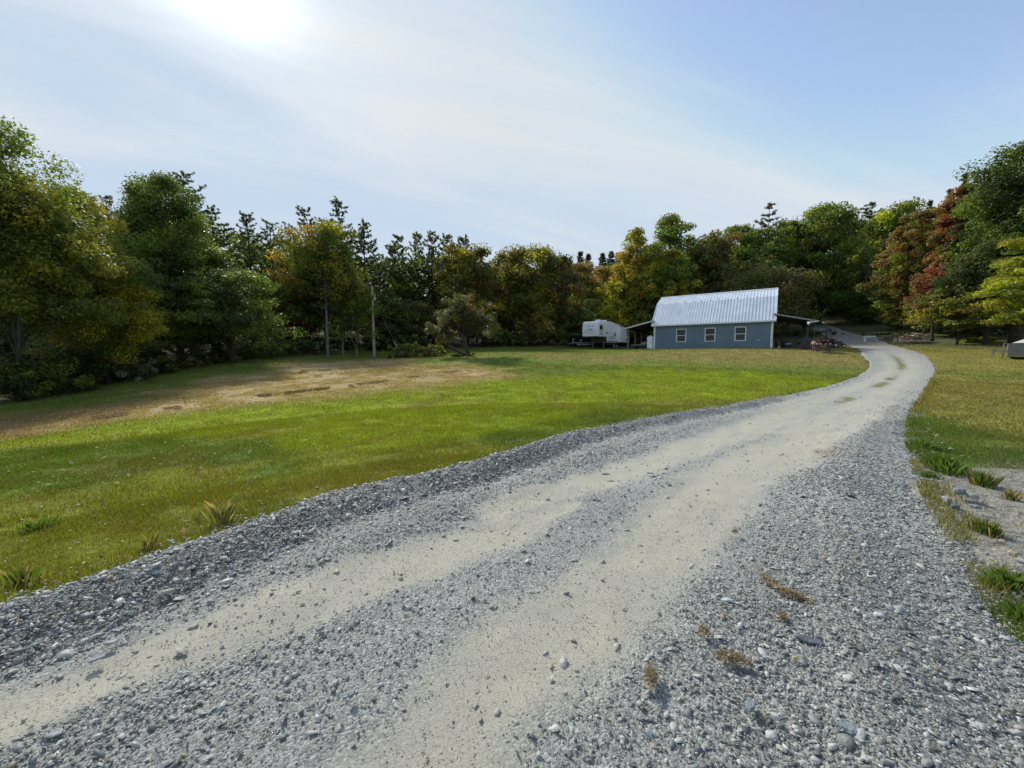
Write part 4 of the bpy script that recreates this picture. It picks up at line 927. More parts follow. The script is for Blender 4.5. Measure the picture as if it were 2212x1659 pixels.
# ------------------------------------------------------------------ materials for built things
def stripes_mat(name, col, scale, depth, rough=.6, metal=0, axis=0, noise=.12):
    m = mat(name, col, rough, metal, noise=(1.3, noise)); nt = m.node_tree; N = nt.nodes; L = nt.links; b = N['Principled BSDF']
    tc = N.new('ShaderNodeTexCoord'); wv = N.new('ShaderNodeTexWave'); wv.bands_direction = 'XYZ'[axis]; wv.wave_profile = 'SIN'; wv.inputs['Scale'].default_value = scale
    wv.inputs['Distortion'].default_value = 0
    r = N.new('ShaderNodeMapRange'); r.inputs[1].default_value = 0; r.inputs[2].default_value = .12; L.new(tc.outputs['Object'], wv.inputs[0]); L.new(wv.outputs['Fac'], r.inputs[0])
    q = N.new('ShaderNodeBump'); q.inputs['Strength'].default_value = depth; q.inputs['Distance'].default_value = .02; L.new(r.outputs[0], q.inputs['Height']); L.new(q.outputs[0], b.inputs['Normal'])
    return m
WALL = stripes_mat('blue_siding', (.135,.195,.26), 1.57, .9, .75)
ROOFM = mat('galvanised_roof', (.70,.75,.80), .36, .3, noise=(1.1,.10), bump=.15, bscale=3)
WHITE = mat('white_trim', (.66,.70,.72), .55, noise=(4,.12))
RUST = mat('rust', (.28,.17,.08), .9, noise=(9,.4))
WOODG = mat('grey_wood', (.17,.155,.14), .85, noise=(7,.35), bump=.3, bscale=20)
WOODD = mat('dark_wood', (.055,.045,.04), .85, noise=(7,.35))
DARK = mat('dark_interior', (.03,.03,.03), .9)
STEEL = mat('dull_steel', (.25,.26,.27), .5, .6, noise=(8,.3)); IRON = mat('dark_iron', (.05,.05,.052), .6, .4, noise=(10,.4))
CHROME = mat('chrome', (.80,.80,.82), .38, .7); RUB = mat('rubber', (.022,.022,.024), .8); BLACKP = mat('black_paint', (.012,.013,.016), .18)
REDW = mat('red_wood', (.105,.028,.030), .6, noise=(8,.35)); RVW = mat('camper_white', (.80,.82,.84), .35, noise=(1.5,.06)); RVG = mat('camper_underbelly', (.085,.08,.07), .8)
RVB = mat('camper_lower_band', (.32,.35,.38), .5); CREAM = mat('cream_panel', (.50,.50,.46), .5); MARK = mat('faded_blue_marking', (.18,.21,.27), .5)
BLUEP = mat('blue_plastic', (.015,.03,.11), .45); CLOTH = mat('cream_cloth', (.62,.58,.46), .9); TARP = mat('cream_tarp', (.66,.66,.60), .75, noise=(3,.1))
POLEW = mat('pole_wood', (.38,.33,.27), .85, noise=(3,.25), bump=.3, bscale=14)
def glass():
    m = bpy.data.materials.new('window_glass'); m.use_nodes = True; nt = m.node_tree; N = nt.nodes; L = nt.links; N.clear()
    o = N.new('ShaderNodeOutputMaterial'); g = N.new('ShaderNodeBsdfGlossy'); g.inputs['Roughness'].default_value = .03; g.inputs['Color'].default_value = (.8,.9,.95,1)
    t = N.new('ShaderNodeBsdfTransparent'); t.inputs['Color'].default_value = (.45,.5,.5,1); f = N.new('ShaderNodeFresnel'); f.inputs[0].default_value = 1.5
    x = N.new('ShaderNodeMixShader'); x.inputs[0].default_value = .035; L.new(t.outputs[0], x.inputs[1]); L.new(g.outputs[0], x.inputs[2]); L.new(x.outputs[0], o.inputs[0]); return m
GLASS = glass(); DGLASS = mat('tinted_glass', (.01,.012,.014), .05)
# ------------------------------------------------------------------ barn
BL, BD = 11.3, 8.4; RZ = rad(-34.5)
barn = empty('barn', (16.3, 44.5, BZ-.05), RZ, label='blue sided barn with a pale metal gambrel roof and an open lean-to at each end', cat='barn')
wins = [2.92, 5.78, 8.56]; ww, wz0, wz1 = .88, .86, 2.16
m = MB(); T = .12
xs = [0]+[c for w_ in wins for c in (w_-ww/2, w_+ww/2)]+[BL]
for i in range(0, len(xs)-1):
    a, b = xs[i], xs[i+1]
    if i % 2 == 0: m.box((a, 0, -.3), (b, T, 2.8))
    else: m.box((a, 0, -.3), (b, T, wz0)); m.box((a, 0, wz1), (b, T, 2.8))
m.box((0, BD-T, -.3), (BL, BD, 2.8))
gp = [(T,-.3),(BD-T,-.3),(BD-T,2.8),(BD-T,2.82),(BD-2.1,5.16),(BD/2,6.2),(2.1,5.16),(T,2.82)]
m.prism([gp[0],gp[1],gp[3],gp[4],gp[5],gp[6],gp[7]], 'x', 0, T); m.prism([gp[0],gp[1],gp[3],gp[4],gp[5],gp[6],gp[7]], 'x', BL-T, BL)
m.build('wall', WALL, barn)
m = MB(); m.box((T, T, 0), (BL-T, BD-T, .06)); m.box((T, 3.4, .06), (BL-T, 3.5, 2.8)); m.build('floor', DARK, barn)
prof = [(-.28,2.70),(2.02,5.30),(BD/2,6.38),(BD-2.02,5.30),(BD+.28,2.70)]
m = MB(); ov = .22
for (a, b) in zip(prof[:-1], prof[1:]):
    d = Vector((0, b[0]-a[0], b[1]-a[1])).normalized(); n = Vector((0, -d.z, d.y)); A_ = Vector((0, *a)); B_ = Vector((0, *b))
    t = .035
    pr = [A_, B_, B_+n*t, A_+n*t]; m.prism([(p.y, p.z) for p in pr], 'x', -ov, BL+ov)
    nr_ = 40
    for i in range(nr_+1):
        x = -ov+.03+i*(BL+2*ov-.06)/nr_
        for off, hh in ((.020, .034),):
            q = [A_+n*t, B_+n*t, B_+n*(t+hh), A_+n*(t+hh)]; m.prism([(p.y, p.z) for p in q], 'x', x-off, x+off)
m.build('roof', ROOFM, barn)
m = MB()
m.box((-ov-.02, -.33, 2.60), (BL+ov+.02, -.285, 2.74))
for x in (-ov-.05, BL+ov):
    for (a, b) in zip(prof[:-1], prof[1:]):
        d = Vector((0, b[0]-a[0], b[1]-a[1])).normalized(); n = Vector((0, -d.z, d.y)); A_ = Vector((0, *a))-n*.13; B_ = Vector((0, *b))-n*.13
        q = [A_, B_, B_+n*.22, A_+n*.22]; m.prism([(p.y, p.z) for p in q], 'x', x, x+.05)
m.build('roof_trim', WHITE, barn)
m = MB(); m.prism([(BD/2-.16,6.39),(BD/2,6.47),(BD/2+.16,6.39),(BD/2,6.43)], 'x', -ov-.05, BL+ov+.05); m.build('ridge_cap', WHITE, barn)
R_ = random.Random(3); m = MB()
for i in range(13):      # rust runs where the two roof pitches meet
    x = .2+i*.86+R_.uniform(-.1, .1); d = Vector((0, 2.18, 1.08)).normalized(); n = Vector((0, -d.z, d.y)); l = R_.uniform(.12, .5); A_ = Vector((0, 2.02, 5.30))+n*.088; B_ = A_+d*l
    m.prism([(A_.y, A_.z), (B_.y, B_.z), (B_.y+n.y*.004, B_.z+n.z*.004), (A_.y+n.y*.004, A_.z+n.z*.004)], 'x', x, x+R_.uniform(.03, .09))
o_ = m.build('rust_streaks', RUST, barn); o_['kind'] = 'stuff'
for x in (0, BL-.16): m = MB(); m.box((x, -.035, -.25), (x+.16, -.003, 2.6)); m.box((x-.035 if x == 0 else x+.163, -.035, -.25), (x-.003 if x == 0 else x+.195, .16, 2.6)); m.build('corner_trim', WHITE, barn)
for i, c in enumerate(wins):
    m = MB(); a, b = c-ww/2, c+ww/2; f = .075
    m.box((a-f, -.03, wz0-f), (b+f, .015, wz0)); m.box((a-f, -.03, wz1), (b+f, .015, wz1+f)); m.box((a-f, -.03, wz0), (a, .015, wz1)); m.box((b, -.03, wz0), (b+f, .015, wz1))
    fr = m.build('window', WHITE, barn)
    m = MB(); zm = (wz0+wz1)/2; m.box((a, 0, zm-.03), (b, .03, zm+.03)); m.box((a, .0, wz0), (a+.03, .03, zm-.03)); m.box((b-.03, 0, wz0), (b, .03, zm-.03)); m.build('sash', WHITE, fr)
    m = MB(); m.box((a, .04, wz0), (b, .046, wz1)); m.build('pane', GLASS, fr)
m = MB(); m.cyl((10.15, -.02, .86), .07, .06, 'y', 14); m.cyl((10.15, -.07, .86), .03, .06, 'y', 10); m.build('wall_outlet', WHITE, barn)
# things on the sills, seen through the panes
for c, lab in ((5.78, 'small white jug and jars on the sill behind the middle barn window'), (8.56, 'pale jars on the sill behind the right barn window')):
    m = MB(); m.cyl((-.28,0,.08), .06, .16); m.cyl((-.1,0,.06), .05, .12); m.cyl((.12,0,.09), .09, .18); m.cyl((.12,0,.2), .035, .06); m.cyl((.3,0,.07), .05, .13)
    o = m.build('sill_jars', WHITE, None, smooth=True); p = barn.matrix_basis; Mx = Matrix.Translation((16.3, 44.5, BZ-.05))@Matrix.Rotation(RZ, 4, 'Z')
    o.matrix_world = Mx@Matrix.Translation((c, .22, wz0-.02)); tag(o, label=lab, cat='jars')
def leanto(x0, x1, z0, z1, posts, right):
    m = MB(); t = .09
    pr = [(x0, z0), (x1, z1), (x1, z1+t), (x0, z0+t)]; m.prism(pr, 'y', -.18, BD-.1)
    o = m.build('lean_to_roof', WOODD, barn)
    m = MB(); pr = [(x0, z0+t+.003), (x1, z1+t+.003), (x1, z1+t+.03), (x0, z0+t+.03)]; m.prism(pr, 'y', -.25, BD-.05)
    e = x1; pr = [(x0, z0-.02), (x1, z1-.02), (x1, z1+t+.001), (x0, z0+t+.001)]; m.prism(pr, 'y', -.235, -.185)
    m.build('metal_sheet', STEEL if right else WHITE, o)
    m = MB(); px_ = posts; zz = z0+(z1-z0)*(px_-x0)/(x1-x0); m.box((px_-.09, .0, zz-.22), (px_+.09, BD-.3, zz-.02)); m.build('beam', WOODD, o)
    for y in (.08, 2.8, 5.5, 8.0): m = MB(); m.box((px_-.07, y, -.5), (px_+.07, y+.14, zz-.223)); m.build('post', WOODD if right else WOODG, barn)
    return o
ll = leanto(-.03, -3.45, 3.22, 2.42, -3.0, False)
rl = leanto(BL+.03, BL+3.55, 3.30, 2.40, BL+2.75, True)
m = MB(); m.box((BL+2.62, -.42, 2.33), (BL+3.0, -.26, 2.45)); m.tube([(BL+2.75,-.44,2.36),(BL+2.75,-.6,2.2)], [.07,.1], 12); m.tube([(BL+3.0,-.4,2.37),(BL+3.45,-.42,2.46)], [.03,.03], 8); m.build('floodlight', WHITE, barn)
m = MB(); m.prism([(BL+2.8,2.0),(BL+2.8,2.1),(BL+3.35,2.36),(BL+3.3,2.26)], 'y', -.1, .0); m.build('brace', WOODD, barn)
BM = Matrix.Translation((16.3, 44.5, BZ))@Matrix.Rotation(RZ, 4, 'Z')
def atbarn(x, y, z=0): return BM@Vector((x, y, z))
def thing(name, loc, rz, label, cat, group=None): return empty(name, loc, rz, label=label, cat=cat, group=group)
def onground(x, y, dz=0): return (x, y, h1(x, y)+dz)
# refrigerator
p = atbarn(-.44, .35); r = thing('refrigerator', (p.x, p.y, h1(p.x, p.y)), RZ, 'old white refrigerator standing outside the left corner of the barn', 'refrigerator')
m = MB(); m.box((-.32,-.3,.04), (.32,.33,1.42)); m.build('body', RVW, r, bevel=.02)
m = MB(); m.box((-.315,-.35,.08), (.315,-.305,.98)); m.build('door', RVW, r, bevel=.012); m = MB(); m.box((-.315,-.35,1.0), (.315,-.305,1.41)); m.build('freezer_door', RVW, r, bevel=.012)
m = MB(); m.box((.22,-.39,.6), (.25,-.352,.92)); m.box((.22,-.39,1.05), (.25,-.352,1.25)); m.build('handle', STEEL, r)
p2 = atbarn(-.5, .35); o = MB(); o.tube([(0,0,0),(0,0,.06),(0,0,.14),(0,0,.17)], [.14,.16,.13,.04], 14); o = o.build('white_basin', RVW, None, smooth=True, loc=(p2.x, p2.y, h1(p2.x, p2.y)+1.42)); tag(o, label='upturned pale basin on top of the old white refrigerator', cat='basin')
# flat cart
p = atbarn(-1.9, 1.4); r = thing('flatbed_cart', onground(p.x, p.y), RZ, 'low dark flatbed cart parked under the left lean-to', 'cart')
m = MB(); m.box((-.95,-.6,.52), (.85,.6,.6)); m.box((-.95,-.62,.44), (.85,-.602,.6)); m.build('bed', WOODG, r)
m = MB(); m.box((-.85,-.4,.3), (.75,-.3,.51)); m.box((-.85,.3,.3), (.75,.4,.51)); m.build('frame', IRON, r)
for x in (-.6, .55):
    for y in (-.52, .52):
        wv = MB(); wv.ring((x, y, .25), .18, .07, 'y'); ww_ = wv.build('wheel', RUB, r, smooth=True); wv = MB(); wv.cyl((x, y, .25), .12, .05, 'y'); wv.build('hub', IRON, ww_)
q = atbarn(-1.35, 1.4); m = MB(); m.prism([(-.4,0),(.3,0),(.38,.1),(-.05,.32),(-.4,.16)], 'y', -.25, .25); tag(m.build('metal_chute', STEEL, None, bevel=.01, loc=(q.x, q.y, h1(q.x, q.y)+.62)), label='slanting grey sheet metal piece lying on the dark flatbed cart', cat='sheet metal').rotation_euler = (0, 0, RZ)
# ------------------------------------------------------------------ things under the right lean-to
def wheel_iron(parent, c, R, axis, spokes, name='wheel', matl=IRON, rim=.03, w=.03):
    m = MB(); m.ring(c, R, rim, axis, 32, 6); o = m.build(name, matl, parent, smooth=True); m = MB()
    A_ = {'x': ((0,1,0),(0,0,1)), 'y': ((1,0,0),(0,0,1))}[axis]
    for i in range(spokes):
        t = i/spokes*2*math.pi; e = Vector(A_[0])*math.cos(t)+Vector(A_[1])*math.sin(t); m.tube([Vector(c), Vector(c)+e*R], .014, 6)
    m.cyl(c, .07, .12, axis, 12); m.build('spokes', matl, o); return o
p = atbarn(BL+.75, .9); r = thing('cultivator', onground(p.x, p.y), RZ+.15, 'old iron cultivator with tyred wheels in the shade against the barn end', 'farm implement')
for x in (-.42, .12, .38):
    m = MB(); m.ring((x, 0, .38), .30, .08, 'x', 26, 8); w_ = m.build('wheel', RUB, r, smooth=True); m = MB(); m.cyl((x, 0, .38), .2, .07, 'x'); m.cyl((x, 0, .38), .06, .16, 'x'); m.build('hub', STEEL, w_)
m = MB(); m.box((-.55,-.08,.34), (.55,.06,.42)); m.tube([(-.5,.2,.45),(-.45,.1,.9),(-.2,0,1.15)], .035); m.tube([(-.2,0,1.15),(.35,.1,1.12),(.5,.1,.6)], .03); m.tube([(0,0,.4),(0,.6,.9),(0,1.0,1.0)], .03); m.build('frame', IRON, r, smooth=True)
m = MB(); [m.tube([(x,-.25,.4),(x,-.35,.15),(x,-.2,.02)], [.02,.02,.012], 6) for x in (-.5,-.25,0,.25,.5)]; m.build('tines', IRON, r)
m = MB(); m.tube([(0,0,0),(0,0,.03),(0,0,.12),(0,0,.14)], [.05,.07,.07,.03], 12); p = atbarn(BL+.55, -.05); tag(m.build('white_can', RVW, None, smooth=True, loc=onground(p.x, p.y)), label='small white can on the ground in front of the old cultivator', cat='can')
p = atbarn(BL+1.32, .15); r = thing('plastic_tub', onground(p.x, p.y), RZ, 'dark blue plastic tub on the ground at the lean-to edge', 'tub')
m = MB(); m.tube([(0,0,0),(0,0,.1),(0,0,.40)], [.20,.24,.29], 24); m.build('tub', BLUEP, r, smooth=True); m = MB(); m.ring((0,0,.41), .28, .02, 'z'); m.build('rim', WHITE, r, smooth=True)
p = atbarn(BL+1.95, .7); r = thing('hay_rake', onground(p.x, p.y), RZ+.2, 'hay rake with a big spoked iron wheel and curved arm under the right lean-to', 'farm implement')
wheel_iron(r, (-.25, 0, .52), .50, 'y', 12); wheel_iron(r, (.25, .35, .45), .42, 'y', 10)
m = MB(); m.tube([(-.8,-.05,.4),(-.55,0,.85),(-.1,.05,1.08),(.45,.1,1.2)], [.03,.035,.04,.05], 8); m.tube([(-.1,.05,1.05),(-.25,0,.52)], .03); m.tube([(.45,.1,1.2),(.25,.35,.45)], .03); m.box((-.5,.15,.48), (.6,.22,.55)); m.build('arm', IRON, r, smooth=True)
m = MB()
for i in range(18): t = i/18*6.283; m.tube([(-.25+.48*math.cos(t), -.03, .52+.48*math.sin(t)), (-.25+.62*math.cos(t+.25), -.1, .52+.62*math.sin(t+.25))], .007, 5)
m.build('tines', IRON, r)
p = atbarn(BL+2.6, -.15); r = thing('covered_grill', onground(p.x, p.y), RZ, 'grey covered barbecue grill standing by the front post of the right lean-to', 'grill')
m = MB(); m.prism([(-.34,0),(.34,0),(.33,.85),(.26,1.05),(.05,1.13),(-.2,1.08),(-.33,.88)], 'y', -.28, .3); m.build('cover', mat('charcoal_cover', (.05,.05,.055), .8, noise=(3,.4), bump=1, bscale=5), r, bevel=.05, smooth=True)
m = MB(); m.box((-.5,-.2,.82), (-.34,.2,.86)); m.box((.34,-.2,.82), (.5,.2,.86)); m.build('side_shelf', STEEL, r)
m = MB(); m.tube([(.42,-.2,.8),(.5,-.25,.4),(.55,-.25,.05)], .03); m.build('hose', IRON, r, smooth=True)
# ------------------------------------------------------------------ red table, chair, rack, ladder, mower
tx, ty = XatY(821.3, 34), 34.0; tz = h1(tx, ty)
r = thing('red_table', (tx, ty, tz), -.25, 'weathered red slatted table on dark X braced legs beside the right lean-to', 'table')
m = MB(); [m.box((-.78,-.38+i*.13,.62), (.78,-.38+i*.13+.115,.66)) for i in range(6)]; m.box((-.8,-.42,.52), (.8,-.385,.61)); m.build('table_top', REDW, r)
for y in (-.3, .3):
    m = MB(); m.box((-.52,y-.03,-.08), (-.45,y+.03,.615)); m.box((.45,y-.03,-.08), (.52,y+.03,.615)); m.build('leg', WOODD, r)
m = MB(); m.tube([(-.46,-.34,.55),(.46,-.34,.06)], .025, 6); m.tube([(.46,-.37,.55),(-.46,-.37,.06)], .025, 6); m.build('brace', WOODD, r)
m = MB(); [m.cyl((x,-.3,.69), .07, .05) for x in (-.5,-.2,.15,.5)]; o = m.build('white_dishes', WHITE, None, smooth=True, loc=(tx, ty, tz)); o.rotation_euler = (0,0,-.25); tag(o, label='row of small white dishes along the front edge of the red table', cat='dishes')
r = thing('garden_chair', (tx+.12, ty+.1, tz+.665), -.25, 'dark red fan backed garden chair set up on the red table', 'chair')
m = MB()
for i in range(6):
    a = (i-2.5)*.13; m.tube([(math.sin(a)*.25, .22, .1), (math.sin(a)*.75, .38, .72-.05*abs(i-2.5))], .045, 4)
m.build('backrest', REDW, r)
m = MB(); m.prism([(-.35,.22),(.3,.05),(.3,.09),(-.35,.27)], 'x', -.28, .28); m.build('seat', REDW, r)
for s_ in (-1, 1):
    m = MB(); m.box((s_*.36-.05,-.4,.36), (s_*.36+.05,.25,.39)); m.build('armrest', REDW, r)
    m = MB(); m.box((s_*.32-.02,-.34,0), (s_*.32+.02,-.24,.358)); m.build('leg', REDW, r); m = MB(); m.prism([(-.3,.05),(.4,-.0),(.4,.05),(-.3,.2)], 'x', s_*.32-.02+.041*s_, s_*.32+.02+.041*s_); m.build('leg', REDW, r)
m = MB(); m.tube([(-.2,0,.0),(-.12,.02,.16),(0,0,.2),(.14,0,.1),(.2,0,.02)], [.05,.06,.05,.05,.03], 10); o = m.build('cream_rag', CLOTH, None, smooth=True, loc=(tx-.48, ty+.25, tz+.72)); tag(o, label='crumpled cream cloth hung on the left end of the red table', cat='cloth')
bx, by = XatY(817, 35.6), 35.6; r = thing('red_crate', (bx-.55, by-.6, h1(bx-.55, by-.6)), -.25, 'faded red box at the left end of the red table', 'box')
m = MB(); m.box((-.25,-.22,.0), (.25,.22,.75)); m.build('box', mat('faded_red', (.23,.12,.12), .8, noise=(6,.3)), r, bevel=.01); m = MB(); m.box((-.27,-.24,.752), (.27,.24,.79)); m.build('lid', REDW, r)
lx, ly = XatY(828.3, 36.2), 36.2; lz = h1(lx, ly); r = thing('step_ladder', (lx, ly, lz), -.3, 'dark upright step ladder behind the right end of the red table', 'ladder')
for s_ in (-1, 1):
    m = MB(); m.tube([(s_*.2,-.1,-.05),(s_*.16,.05,1.9)], .03, 6); m.build('rail', WOODD, r)
    m = MB(); m.tube([(s_*.2,.6,-.05),(s_*.16,.1,1.85)], .022, 6); m.build('rear_rail', WOODD, r)
for i in range(6): m = MB(); m.box((-.19,-.12+i*.028,.25+i*.29), (.19,-.0+i*.028,.285+i*.29)); m.build('step', STEEL if i in (3,4) else WOODD, r)
fx, fy = XatY(818.0, 37.5), 37.5; r = thing('metal_rack', onground(fx, fy), -.2, 'thin metal rack frame behind the left part of the red table', 'rack')
m = MB()
for s_ in (-1, 1): m.tube([(s_*.42,0,-.05),(s_*.42,0,1.75)], .022, 6)
m.build('upright', STEEL, r); m = MB(); m.tube([(-.42,0,1.72),(.42,0,1.75)], .03, 6); m.tube([(-.42,0,.9),(.42,0,.9)], .02, 6); m.build('crossbar', STEEL, r)
mx_, my_ = XatY(835.3, 38.5), 38.5; r = thing('lawn_mower', onground(mx_, my_), .1, 'dark riding mower parked between the red table and the driveway', 'mower')
m = MB(); m.prism([(-.55,.3),(.5,.3),(.55,.5),(.35,.66),(-.1,.66),(-.3,.45),(-.55,.45)], 'y', -.28, .28); m.build('body', BLACKP, r, bevel=.03)
for x, R0 in ((-.42,.25),(.45,.19)):
    for y in (-.38, .38): m = MB(); m.ring((x,y,R0), R0*.68, R0*.32, 'y', 24, 8); w_ = m.build('wheel', RUB, r, smooth=True); m = MB(); m.cyl((x,y,R0), R0*.45, .09, 'y'); m.build('rim', WHITE, w_)
m = MB(); m.prism([(-.45,.47),(-.1,.47),(-.1,.56),(-.36,.58),(-.42,.9),(-.52,.88)], 'y', -.2, .2); m.build('seat', RUB, r, bevel=.02)
m = MB(); m.tube([(.1,0,.62),(-.02,0,.85)], .02, 8); m.ring((-.04,0,.87), .14, .015, 'z'); m.build('steering_wheel', RUB, r, smooth=True)
m = MB(); m.box((-.3,-.42,.1), (.25,.42,.24)); m.build('mowing_deck', REDW, r, bevel=.02)
# ------------------------------------------------------------------ camper
RVX, RVY = 9.72, 53.6; rz = rad(-40); zg = h1(13, 56)
rv = thing('camper', (RVX, RVY, zg-.02), rz, 'white fifth wheel camper with faded blue markings parked left of the barn', 'camper')
W = 2.4
m = MB(); m.prism([(.02,1.55),(0,2.6),(.10,3.35),(.35,3.58),(3.6,3.72),(9.15,3.18),(9.3,3.0),(9.3,1.0),(2.65,1.0),(2.65,1.52),(.3,1.50)], 'x', 0, W); m.build('body', RVW, rv, bevel=.04)
m = MB(); m.prism([(2.64,.72),(9.28,.78),(9.28,.997),(2.64,.997)], 'x', .02, W-.02); m.build('lower_band', RVB, rv)
m = MB(); m.box((.06,2.60,.70), (W-.06,2.645,1.50)); m.build('front_wall', RVG, rv)
m = MB(); m.box((.1,2.9,.45), (.25,9.1,.7)); m.box((W-.25,2.9,.45), (W-.1,9.1,.7)); m.box((.9,3.5,.4), (1.5,4.8,.7)); m.build('chassis', IRON, rv)
m = MB(); m.box((W+.003,.35,1.68), (W+.02,1.45,3.2)); m.build('bedroom_slide', CREAM, rv, bevel=.004)
m = MB(); m.box((W+.021,.45,2.45), (W+.035,1.15,3.0)); f = m.build('window', IRON, rv); m = MB(); m.box((W+.036,.5,2.5), (W+.04,1.1,2.95)); m.build('pane', DGLASS, f)
m = MB(); m.box((W+.003,5.8,.85), (W+.55,9.0,3.05)); so_ = m.build('slide_out', RVW, rv, bevel=.03)
m = MB(); m.box((W+.553,8.1,1.9), (W+.56,8.7,2.6)); m.build('window', DGLASS, rv); m = MB(); m.box((W+.003,5.0,1.7), (W+.015,5.35,2.25)); m.build('window', DGLASS, rv)
for c, s_ in (((1.2,2.3),.26),((1.2,4.0),.36),((1.2,6.3),.24)):
    m = MB(); zt = 3.72-.10*(max(0, c[1]-3.6)); m.prism([(c[1]-s_*1.3,0),(c[1]+s_*1.3,0),(c[1]+s_*1.1,s_),(c[1]-s_*.9,s_)], 'x', c[0]-.35, c[0]+.35); m.build('air_conditioner' if s_ > .3 else 'roof_vent', RVW, rv, bevel=.05, loc=(0,0,zt-.04))
for y in (5.2, 6.1):
    for x in (.2, W-.2): m = MB(); m.ring((x,y,.36), .26, .10, 'x', 26, 8); w_ = m.build('wheel', RUB, rv, smooth=True); m = MB(); m.cyl((x,y,.36), .17, .16, 'x'); m.build('rim', RVW, w_)
for x in (.35, W-.35): m = MB(); m.tube([(x,2.4,0),(x,2.4,.04),(x,2.4,.05),(x,2.4,.8)], [.12,.12,.05,.06], 8); m.build('landing_leg', STEEL, rv)
m = MB(); m.box((1.1,.9,1.18), (1.3,1.2,1.5)); m.build('hitch_pin', IRON, rv)
m = MB(); R_ = random.Random(9)
for i in range(9):      # faded, unreadable lettering on the nose
    if i == 5: continue
    x = .75+i*.13; m.box((x, -.012, 2.84+R_.uniform(0,.02)), (x+.08, -.006, 2.92+R_.uniform(0,.03)))
m.add([(.6,-.02,2.36),(1.0,-.02,2.5),(1.35,-.02,2.55),(1.75,-.02,2.32),(1.3,-.02,2.42),(.95,-.02,2.40)], [(0,1,2,3,4,5)])
m.box((.25,-.012,2.12), (1.6,-.006,2.16)); m.box((.2,-.002,1.86), (2.2,.004,1.88))
m.add([(W+.004,2.2,1.9),(W+.004,2.6,2.3),(W+.004,2.95,1.95)], [(0,1,2)])
for a, b in (((3.0,1.45),(5.2,1.6)),((3.6,1.3),(5.4,1.45)),((4.4,1.65),(5.7,1.85))): m.add([(W+.004,a[0],a[1]),(W+.004,b[0],b[1]),(W+.004,b[0],b[1]+.05),(W+.004,a[0],a[1]+.07)], [(0,1,2,3)])
m.add([(W+.556,7.4,1.2),(W+.556,9.0,1.62),(W+.556,8.6,1.3),(W+.556,8.9,1.15)], [(0,1,2,3)])
m.build('markings', MARK, rv)
# ------------------------------------------------------------------ dark vehicle left of the camper
sx_, sy_ = 8.95, 56.6; su = thing('parked_vehicle', (sx_, sy_, h1(sx_+1.5, sy_+.5)), rad(15), 'black sport utility vehicle with chrome side steps half hidden behind the white camper', 'vehicle')
m = MB(); m.prism([(0,.45),(.0,.95),(.08,1.05),(.18,1.62),(.35,1.80),(2.1,1.82),(2.75,1.12),(4.1,1.0),(4.3,.8),(4.3,.42)], 'y', 0, 1.8); m.build('body', BLACKP, su, bevel=.05)
m = MB(); m.box((.3,.1,1.83), (2.2,1.7,1.86)); m.build('painted_roof_sheen', CREAM, su, bevel=.01)  # pale sheet that paints the sky's reflection onto the black roof
m = MB(); m.prism([(.35,1.14),(.42,1.62),(2.05,1.66),(2.5,1.16)], 'y', -.012, -.004); m.build('side_window', DGLASS, su)
m = MB(); m.box((-.02,.2,1.12), (.1,1.6,1.18)); m.prism([(-.01,1.14),(.02,1.2),(.14,1.58),(.10,1.58)], 'y', .2, 1.6); m.build('rear_window', DGLASS, su)
m = MB(); m.box((.2,-.05,.56), (4.0,-.004,.66)); m.build('side_trim', CHROME, su, bevel=.01); m = MB(); m.box((.75,-.16,.3), (3.3,-.02,.40)); m.build('side_step', CHROME, su, bevel=.01)
m = MB(); m.box((-.12,-.02,.45), (-.004,1.82,.62)); m.build('bumper', CHROME, su, bevel=.02)
TL = mat('lamp_lens', (.75,.75,.75), .1)
for z in (.78, 1.12):
    m = MB(); m.tube([(-.04,.06,z),(.02,.06,z),(.05,.06,z)], [.06,.11,.11], 12); m.build('tail_lamp', TL, su)
m = MB(); m.box((1.05,-.02,.86), (1.3,-.006,1.02)); m.build('side_marker', TL, su)
for x in (.75, 3.45):
    for y in (.08, 1.72): m = MB(); m.ring((x,y,.37), .25, .12, 'y', 26, 8); w_ = m.build('wheel', RUB, su, smooth=True); m = MB(); m.cyl((x,y-.02 if y < 1 else y+.02,.37), .17, .2, 'y'); m.build('rim', STEEL, w_)
# ------------------------------------------------------------------ utility pole, guy, wires
PX, PY = XatY(374.3, 46), 46.0; pz = h1(PX, PY); top = P(373.3, 285.6, PY)[2]
r = thing('utility_pole', (PX, PY, pz-.3), 0, 'tall bare wooden utility pole at the edge of the hay field', 'utility pole')
m = MB(); hh = top-pz+.3; m.tube([(0,0,0),(-.03,0,hh*.5),(-.08,0,hh)], [.17,.145,.12], 12); m.build('pole', POLEW, r, smooth=True)
m = MB(); m.tube([(.2,-.05,hh-1.7),(.2,-.05,hh-1.65),(.2,-.05,hh-1.05),(.2,-.05,hh-1.0)], [.05,.12,.12,.05], 12); m.build('lamp_housing', RVW, r, smooth=True)
m = MB(); m.tube([(-.06,-.02,hh-.35),(-.38,-.05,hh-.3)], .03, 8); m.cyl((-.4,-.05,hh-.27), .05, .12); m.build('insulator', STEEL, r, smooth=True)
m = MB(); m.tube([(.13,-.1,.2),(.11,-.1,hh*.6)], .02, 6); m.build('ground_wire_guard', mat('rusty_guard', (.25,.12,.07), .7), r)
def wire(p0, p1, sag, label, n=24):
    m = MB(); p0 = Vector(p0); p1 = Vector(p1)
    m.tube([p0.lerp(p1, i/n)-Vector((0, 0, sag*4*(i/n)*(1-i/n))) for i in range(n+1)], .016, 5)
    tag(m.build('overhead_wire', mat('wire', (.22,.22,.22), .5), None), label=label, cat='wire', group='wires running left from the pole')
